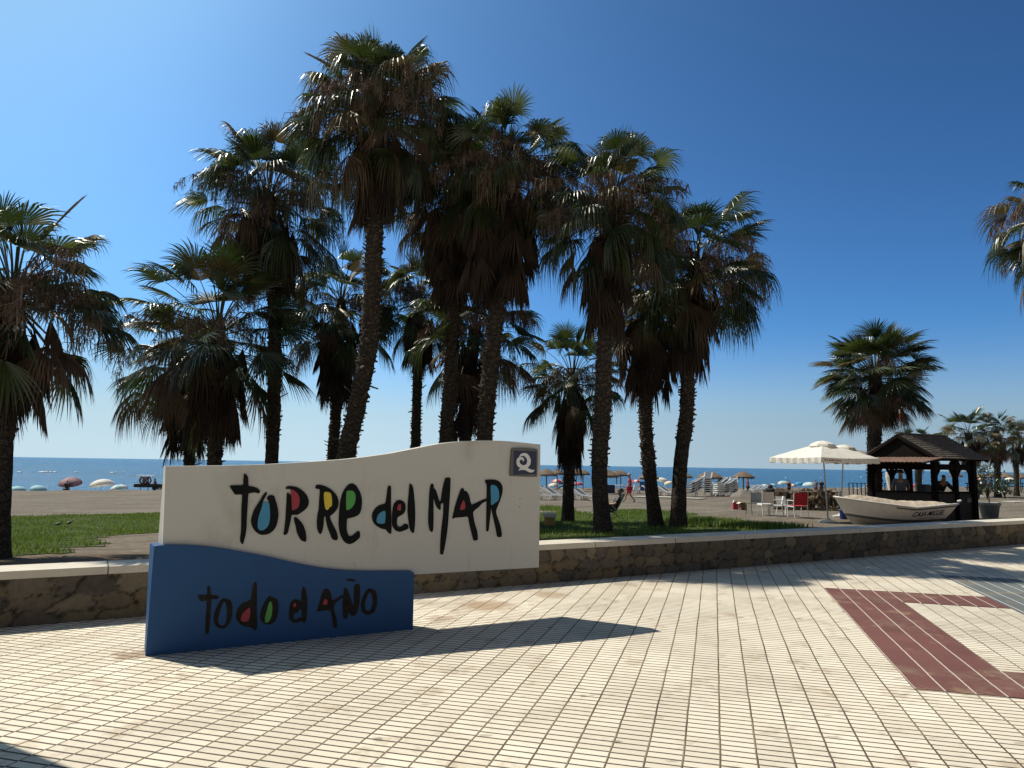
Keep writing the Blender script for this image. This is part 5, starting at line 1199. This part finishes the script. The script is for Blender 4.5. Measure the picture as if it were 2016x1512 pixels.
# ------------------------------------------------------------------ chairs, boxes, bags
def chair(label, q, rz, fr, st, arms=True, seat_h=.43, back=.86, w=.50, mesh_back=None):
    t = thing('garden_chair', q, label, 'chair', 'loose chairs on the sand near the parasol', rz); r = .016
    for sx in (-1, 1):
        m = MB(); m.tube([(sx * w / 2, .24, .0), (sx * w / 2, .22, seat_h + .2 if arms else seat_h)], r, 6); m.build('front_leg', fr, t)
        m = MB(); m.tube([(sx * w / 2, -.28, 0), (sx * w / 2, -.20, seat_h), (sx * w / 2, -.27, back)], r, 6); m.build('rear_leg', fr, t)
        if arms: m = MB(); m.beam((sx * w / 2, -.24, seat_h + .21), (sx * w / 2, .26, seat_h + .21), .045, .025); m.build('armrest', fr, t)
        m = MB(); m.beam((sx * w / 2, -.22, seat_h - .015), (sx * w / 2, .22, seat_h - .015), .022, .03); m.build('side_bar', fr, t)
    m = MB(); m.box((0, .02, seat_h + .01), (w - .02, .46, .025)); m.build('seat', st, t)
    m = MB(); pts = [(0, -.205, seat_h + .06), (0, -.235, (seat_h + back) / 2), (0, -.265, back)]
    for a_, b_ in zip(pts[:-1], pts[1:]): m.beam(a_, b_, w - .02, .016, up=(0, -1, 0) if False else (0, 0, 1))
    m = MB(); m.add([(-w / 2 + .01, -.21, seat_h + .05), (w / 2 - .01, -.21, seat_h + .05), (w / 2 - .01, -.275, back), (-w / 2 + .01, -.275, back), (-w / 2 + .01, -.225, seat_h + .05), (w / 2 - .01, -.225, seat_h + .05), (w / 2 - .01, -.29, back), (-w / 2 + .01, -.29, back)],
                    [(0, 1, 2, 3), (7, 6, 5, 4), (0, 4, 5, 1), (2, 6, 7, 3), (0, 3, 7, 4), (1, 5, 6, 2)])
    m.build('backrest', mesh_back or st, t)
    return t
M_MESH = plain('grey mesh cloth', (.22, .25, .26), .7, .2, trans=.4)
chair('olive metal chair with a grey mesh back, leftmost of the five chairs', on_ground(1485, 1013), .15, M_OLIVE, M_OLIVE, False, mesh_back=M_MESH, w=.46)
chair('white sling chair with a solid back, second from the left', on_ground(1507, 1015), .10, M_WPLAST, M_WPLAST, False, back=.90, w=.44)
chair('low white plastic chair turned sideways between two others', on_ground(1528, 1015), 1.3, M_WPLAST, M_WPLAST, True, .38, .74, .44)
chair('white plastic armchair directly left of the red chair', on_ground(1547, 1014), -1.1, M_WPLAST, plain('pale grey plastic', (.5, .48, .44), .5), True, .38, .74, .46)
chair('red canvas chair on a pale metal frame in front of the fence', on_ground(1571, 1019), .12, M_WPLAST, M_REDC, True, .42, .92, .54)
q = on_ground(1448, 1003); t = thing('paper_bag', q, 'red and white carrier bag standing left of the brown box', 'bag')
m = MB(); m.prism([(-.13, -.07, 0), (.13, -.07, 0), (.12, -.05, .34), (.02, -.04, .40), (-.12, -.05, .33)], (0, .14, 0)); m.build('bag', plain('red printed bag', (.42, .04, .06), .7, .3, 9), t)
m = MB(); m.prism([(-.12, -.052, .33), (.12, -.052, .345), (.07, -.04, .44), (-.06, -.04, .45)], (0, .12, 0)); m.build('crumpled_top', M_OFFW, t)
q = on_ground(1462, 1004); t = thing('cardboard_box', q, 'brown cardboard box with a pale open flap on the sand', 'box', None, .25)
m = MB(); m.box((0, 0, .18), (.30, .26, .36)); m.build('carton', M_BROWN, t)
m = MB(); m.prism([(-.15, -.13, .362), (-.15, .13, .362), (-.26, .13, .30), (-.26, -.13, .30)], (0, 0, .008)); m.build('flap', plain('pale board', (.62, .56, .45), .8), t)
q = on_ground(1196, 970.5); t = thing('storage_bin', q, 'long dark navy storage bin beside the big brown thatched umbrella', 'bin', None, .1)
m = MB(); m.box((0, 0, .36), (1.3, .7, .72)); m.build('body', M_NVY, t); m = MB(); m.box((0, 0, .75), (1.36, .76, .06)); m.build('lid', M_DARK, t)
q = on_ground(1219, 969); t = thing('plastic_table', q, 'white plastic table between the navy bin and the walking person', 'table', None, .2)
m = MB(); m.box((0, 0, .70), (.85, .75, .04)); m.build('top', M_WPLAST, t)
for sx in (-1, 1):
    for sy in (-1, 1): m = MB(); m.tube([(sx * .36, sy * .32, 0), (sx * .34, sy * .30, .69)], .025, 6); m.build('leg', M_WPLAST, t)
q = on_ground(1268, 972); t = thing('towel_rack', q, 'blue towels hung on a frame right of the walking person', 'towel rack', None, .1)
m = MB(); m.tube([(-.45, 0, 0), (-.45, 0, 1.1), (.45, 0, 1.1), (.45, 0, 0)], .02, 6); m.build('frame', M_STEEL, t)
m = MB(); m.prism([(-.42, -.03, 1.12), (.05, -.03, 1.12), (.02, -.06, .25), (-.38, -.06, .3)], (0, .05, 0)); m.build('towel', plain('royal blue towel', (.03, .11, .38), .8, .2), t)
m = MB(); m.prism([(.1, -.03, 1.12), (.42, -.03, 1.12), (.36, -.07, .55), (.12, -.06, .5)], (0, .05, 0)); m.build('towel', plain('pale blue towel', (.4, .5, .62), .8, .2), t)
q = on_ground(1462, 978); t = thing('collapsed_thatch', q, 'collapsed grey thatch cone lying right of the dark topped lounger stack', 'thatch')
m = MB(); m.lathe([(.0, .62), (.25, .52), (.75, .2), (1.05, .0)], 18, wob=.06); m.build('cone', plain('grey old thatch', (.17, .155, .135), .95, .35, 8, .8), t)
q = on_ground(1516, 985); t = thing('covered_table', q, 'black cloth covered table heap behind the olive and white chairs', 'table', None, .2)
m = MB(); m.lathe([(.0, .86), (.25, .84), (.42, .74), (.50, .45), (.58, .1), (.60, 0)], 14, wob=.10); m.build('cloth', plain('black cloth', (.012, .012, .014), .9, .3), t)
m = MB(); m.lathe([(.0, 1.12), (.12, 1.08), (.17, .98), (.13, .84)], 10, (.05, 0, 0), wob=.08); m.build('bundle', M_DARK, t)
q = on_ground(1082, 1035); t = thing('round_bollard', q, 'low yellowish round bollard with a white cap, on the shaded lawn', 'bollard')
m = MB(); m.lathe([(.135, -.05), (.14, .22)], 20); m.build('drum', plain('yellowish stone', (.36, .24, .09), .85, .3), t)
m = MB(); m.lathe([(.165, .22), (.175, .24), (.17, .30), (.12, .325), (0, .33)], 20); m.build('cap', plain('pale cap stone', (.62, .60, .55), .8, .1), t)

# brush fence: rails and posts with dry palm fronds tied on
def fence_pts(p, q_, n): 
    a_ = on_ground(*p); b_ = on_ground(*q_); return [a_ + (b_ - a_) * k_ / n for k_ in range(n + 1)]
F_ = fence_pts((1529, 1003), (1655, 1006), 6); fo = F_[0]
t = thing('brush_fence', tuple(fo), 'rail fence stuffed with dry brown palm fronds behind the red chair', 'fence')
m_p = M_POLE
for p in F_: m = MB(); v = p - fo; m.tube([(v[0], v[1], v[2] - .1), (v[0], v[1], v[2] + .92)], .028, 6); m.build('post', m_p, t)
for h_ in (.10, .30, .52, .86):
    m = MB(); a_ = F_[0] - fo; b_ = F_[-1] - fo; m.tube([(a_[0] - .1, a_[1] - .03, a_[2] + h_), (b_[0] + .1, b_[1] - .03, b_[2] + h_ + U(-.02, .02))], .020, 6); m.build('rail', m_p, t)
br = Bag(); rs9 = np.random.RandomState(4); Lf = (F_[-1] - F_[0])
for k_ in range(300):
    u_ = rs9.rand(); c = (F_[0] - fo) + Lf * u_ + np.array([0, rs9.uniform(-.06, .30), rs9.uniform(.05, .86)])
    az_ = rs9.uniform(0, 6.28); e_ = rs9.uniform(-1.2, .9); a_ = np.array([math.cos(az_) * math.cos(e_), math.sin(az_) * math.cos(e_) * .4, math.sin(e_)]); a_ /= np.linalg.norm(a_)
    s_8 = np.cross(a_, rs9.normal(0, 1, 3)); s_8 /= np.linalg.norm(s_8); n_ = np.cross(a_, s_8)
    Vb, Fb = fan(c, a_, s_8, n_, rs9.uniform(.22, .50), 14, rs9.uniform(.6, 1.4), .6, rs9.uniform(-.5, .5), rs9); br.add(Vb, Fb, int(rs9.rand() < .7))
br.build('dry_fronds', [M_DEAD[0], plain('bleached dry fronds', (.17, .115, .07), .9, .4, 12)], t)
F2 = fence_pts((1905, 966), (2075, 963), 5); fo = F2[0]
t = thing('rail_fence', tuple(fo), 'dark timber rail fence between the kiosk and the right edge', 'fence')
for p in F2: m = MB(); v = p - fo; m.tube([(v[0], v[1], v[2] - .1), (v[0], v[1], v[2] + 1.05)], .06, 6); m.build('post', M_TIMB, t)
for h_ in (.45, .95):
    m = MB(); a_ = F2[0] - fo; b_ = F2[-1] - fo; m.tube([(a_[0] - .3, a_[1], a_[2] + h_), (b_[0] + .3, b_[1], b_[2] + h_)], .055, 6); m.build('rail', M_TIMB, t)
F3 = fence_pts((1672, 975), (1780, 975), 14); fo = F3[0]
t = thing('picket_fence', tuple(fo), 'black picket railing behind the solitary palm, left of the kiosk', 'fence')
m = MB(); a_ = F3[0] - fo; b_ = F3[-1] - fo; m.beam((a_[0], a_[1], a_[2] + 1.1), (b_[0], b_[1], b_[2] + 1.1), .05, .05); m.build('rail', M_TIMB, t)
for p in F3: m = MB(); v = p - fo; m.beam((v[0], v[1], v[2]), (v[0], v[1], v[2] + 1.1), .07, .05); m.build('picket', M_TIMB, t)

# planter with a bare little tree
q = on_ground(1949, 1020); t = thing('planter', q, 'grey tapered plant pot with a small bare tree, right of the kiosk', 'plant pot')
pw = q[1] / FPX
M_POT = plain('grey concrete pot', (.33, .34, .33), .8, .12, 6, .2)
m = MB(); m.lathe([(.0, -.03), (13.5 * pw, -.03), (17.5 * pw, 24 * pw), (19.5 * pw, 24.5 * pw), (19.5 * pw, 30 * pw), (17 * pw, 30 * pw), (16.5 * pw, 26 * pw), (0, 26 * pw)], 28); m.build('pot', M_POT, t, True)
m = MB(); zb = 26 * pw
m.tube([(0, 0, zb), (.01, 0, zb + .30), (-.01, 0, zb + .42)], [.022, .018, .016], 6)
for (dx, dz) in [(-.10, .5), (-.04, .62), (.07, .55), (.16, .40), (.02, .48), (-.16, .33), (.22, .24)]:
    m.tube([(-.01, 0, zb + .36), (dx * .5, U(-.05, .05), zb + .36 + dz * .45), (dx, U(-.1, .1), zb + .36 + dz)], [.012, .008, .004], 5)
m.build('little_tree', M_BARK, t)
# shrubs beyond
def shrub(label, px, ytop, y0, r, seed):
    rs = np.random.RandomState(seed); tp = at_y(px, ytop, y0); g = float(ground(tp[0], y0)); h_ = tp[2] - g
    t = thing('shrub', (tp[0], y0, g), label, 'shrub', 'shrubs along the far fence'); m = MB()
    for k_ in range(7):
        a_ = rs.uniform(0, 6.28); m.tube([(0, 0, 0), (math.cos(a_) * r * .3, math.sin(a_) * r * .3, h_ * .5), (math.cos(a_) * r * .8, math.sin(a_) * r * .8, h_ * rs.uniform(.7, 1))], [.03, .02, .008], 5)
    m.build('stems', M_BARK, t); n = 420; c = np.column_stack([rs.normal(0, r * .5, (n, 2)), rs.uniform(.25, 1.0, n) * h_]); V_ = []; F_l = []
    for k_ in range(n):
        u_ = rs.normal(0, 1, 3); u_ /= np.linalg.norm(u_); v_ = np.cross(u_, rs.normal(0, 1, 3)); v_ /= np.linalg.norm(v_); l_ = rs.uniform(.06, .14); b_ = len(V_)
        V_ += [c[k_] - u_ * l_, c[k_] + v_ * l_ * .45, c[k_] + u_ * l_, c[k_] - v_ * l_ * .45]; F_l.append((b_, b_ + 1, b_ + 2, b_ + 3))
    np_mesh('foliage', V_, F_l, [M_LEAF[0]], None, t)
shrub('open leafy shrub standing between the two nearest distant palms', 1940, 915, 55, .75, 1)
shrub('low dark shrub right of the middle distant palm', 1977, 944, 58, .8, 2)
shrub('small dark shrub hugging the distant palm next to the kiosk', 1925, 944, 56, .5, 3)

# ------------------------------------------------------------------ left beach: lifeguard platform, buoys, birds
p = at_y(285, 957, 66); g = float(ground(p[0], 66)); t = thing('lifeguard_platform', (p[0], 66, g), 'lifeguard platform with a flat white roof and hanging life rings', 'lifeguard stand', None, .1)
hR = at_y(286, 936.5, 66)[2] - g
m = MB(); m.box((0, 0, hR), (1.7, 1.2, .07)); m.build('roof', M_WPLAST, t)
for sx in (-.35, .3):
    m = MB(); m.tube([(sx, 0, 0), (sx, 0, hR)], .035, 6); m.build('post', M_WPLAST, t)
m = MB(); m.box((.9, 0, .65), (3.3, 1.1, .3)); m.build('deck', M_DARK, t)
for k_, sx in enumerate((-.22, .06, .32)):
    m = MB(); m.tube([(sx + math.cos(a_) * .22, -.1, hR - .42 + math.sin(a_) * .26) for a_ in np.linspace(0, 6.283, 17)], .065, 6, cap=False); m.build('life_ring', plain('dull orange ring', (.18, .05, .03), .6), t)
M_BUOY = plain('white float', (.8, .8, .76), .5, .1)
def float_at(px, py, r, l, i):
    q = at_h(px, py, -2.9); t = thing('buoy', tuple(q), None, 'buoy', 'white floats on the sea'); m = MB()
    m.lathe([(0, -r * .4), (r * .8, -r * .2), (r, .1 * r), (r * .7, r * .6), (0, r * .8)], 10); m.v = [(x * l, y, z) for x, y, z in m.v]; m.build('float', M_BUOY, t, True)
    t['label'] = 'white float on the sea, %s' % i; return t
for px, py, r, l, i in [(83, 930.2, .42, 3.2, 'long one first left of the mauve parasol'), (92, 930, .4, 1.3, 'beside the long one'), (100, 930, .4, 1.4, 'third counting from the long one'), (108, 930, .4, 1.8, 'fourth counting from the long one'), (149, 930.5, .4, 1.3, 'straight above the mauve parasol\'s right rim'),
                        (221, 931.5, .45, 1.9, 'above the white parasol\'s right rim'), (228, 930.5, .35, 1, 'small one right of the oval float'), (243, 930.5, .35, 1.2, 'left of the lifeguard roof'), (38, 930, .35, 2.5, 'nearest the left edge palm'),
                        (1547, 940.7, .4, 1, 'left of the leaning parasol pole'), (1616, 941, .3, 1, 'just left of the parasol pole'), (1695, 939.5, .45, 1, 'between folded parasol and solitary palm'), (1816, 947, .4, 1, 'framed by the kiosk\'s middle opening')]:
    float_at(px, py, r, l, i)
M_CROW = plain('dark pigeon feathers', (.025, .027, .032), .6, .3)
for k_, (px, py, rz, lb) in enumerate([(113, 1037, .3, 'dark pigeon pecking on the lawn, left one of the pair'), (136, 1034, 1.0, 'dark pigeon on the lawn, right one of the pair')]):
    q = on_ground(px, py); t = thing('pigeon', q, lb, 'bird', 'pigeons on the lawn', rz); t.scale = (.62, .62, .62); m = MB()
    m.tube([(-.19, 0, .09), (-.12, 0, .105), (-.05, 0, .12), (.03, 0, .135), (.09, 0, .15), (.12, 0, .185), (.135, 0, .205), (.16, 0, .20)], [.012, .028, .055, .062, .045, .026, .024, .008], 10); m.build('body', M_CROW, t, True)
    for sy in (-1, 1):
        m = MB(); m.tube([(.0, sy * .02, .09), (.01, sy * .025, .0)], .005, 5); m.tube([(.01, sy * .025, .004), (.04, sy * .025, .004)], .004, 5); m.build('leg', M_REDC, t)
        m = MB(); m.tube([(.05, sy * .05, .14), (-.04, sy * .058, .13), (-.16, sy * .02, .10)], [.02, .03, .008], 6); m.build('wing', M_CROW, t, True)
# lamp column just outside the left edge; its shadow falls into the corner of the view
t = thing('lamp_column', (-4.55, 4.98, 0), 'broad grey lamp column on the paving, its shadow crossing the corner', 'street lamp')
m = MB(); m.tube([(0, 0, 0), (0, 0, .5), (0, 0, .55), (0, 0, 5.5), (0, 0, 7.5)], [.30, .30, .22, .20, .12], 16); m.build('column', M_STEEL, t)
m = MB(); m.lathe([(0, 7.5), (.35, 7.55), (.38, 7.7), (.2, 7.9), (0, 7.95)], 16); m.build('lamp_head', M_WPLAST, t)

for px, yt, y0, rz, lb, sh in [(1553, 946, 80, .4, 'person standing among the shore parasols left of the rose parasol', M_DARK), (1606, 943.5, 78, 2.0, 'person with a pale shirt standing left of the leaning parasol pole', M_GSHIRT), (1617, 944, 76, 3.0, 'dark haired person right beside the leaning parasol pole', M_NVY), (1472, 941, 70, 1.2, 'person in red standing below the lone sagging thatch', M_REDC)]:
    q = at_y(px, yt, y0); person(lb, (q[0], y0, q[2] - 1.72), rz, dict(), sh, M_NVY, None, M_DARK)
for px, py, rz, lb in [(1483, 970, .5, 'white sun lounger behind the olive chair\'s mesh back'), (1497, 971, .3, 'white sun lounger half hidden by the black covered heap'), (1284, 974, 2.2, 'white sun lounger just right of the shaggy trunk')]:
    copy_thing(L0, on_ground(px, py), rz, lb)
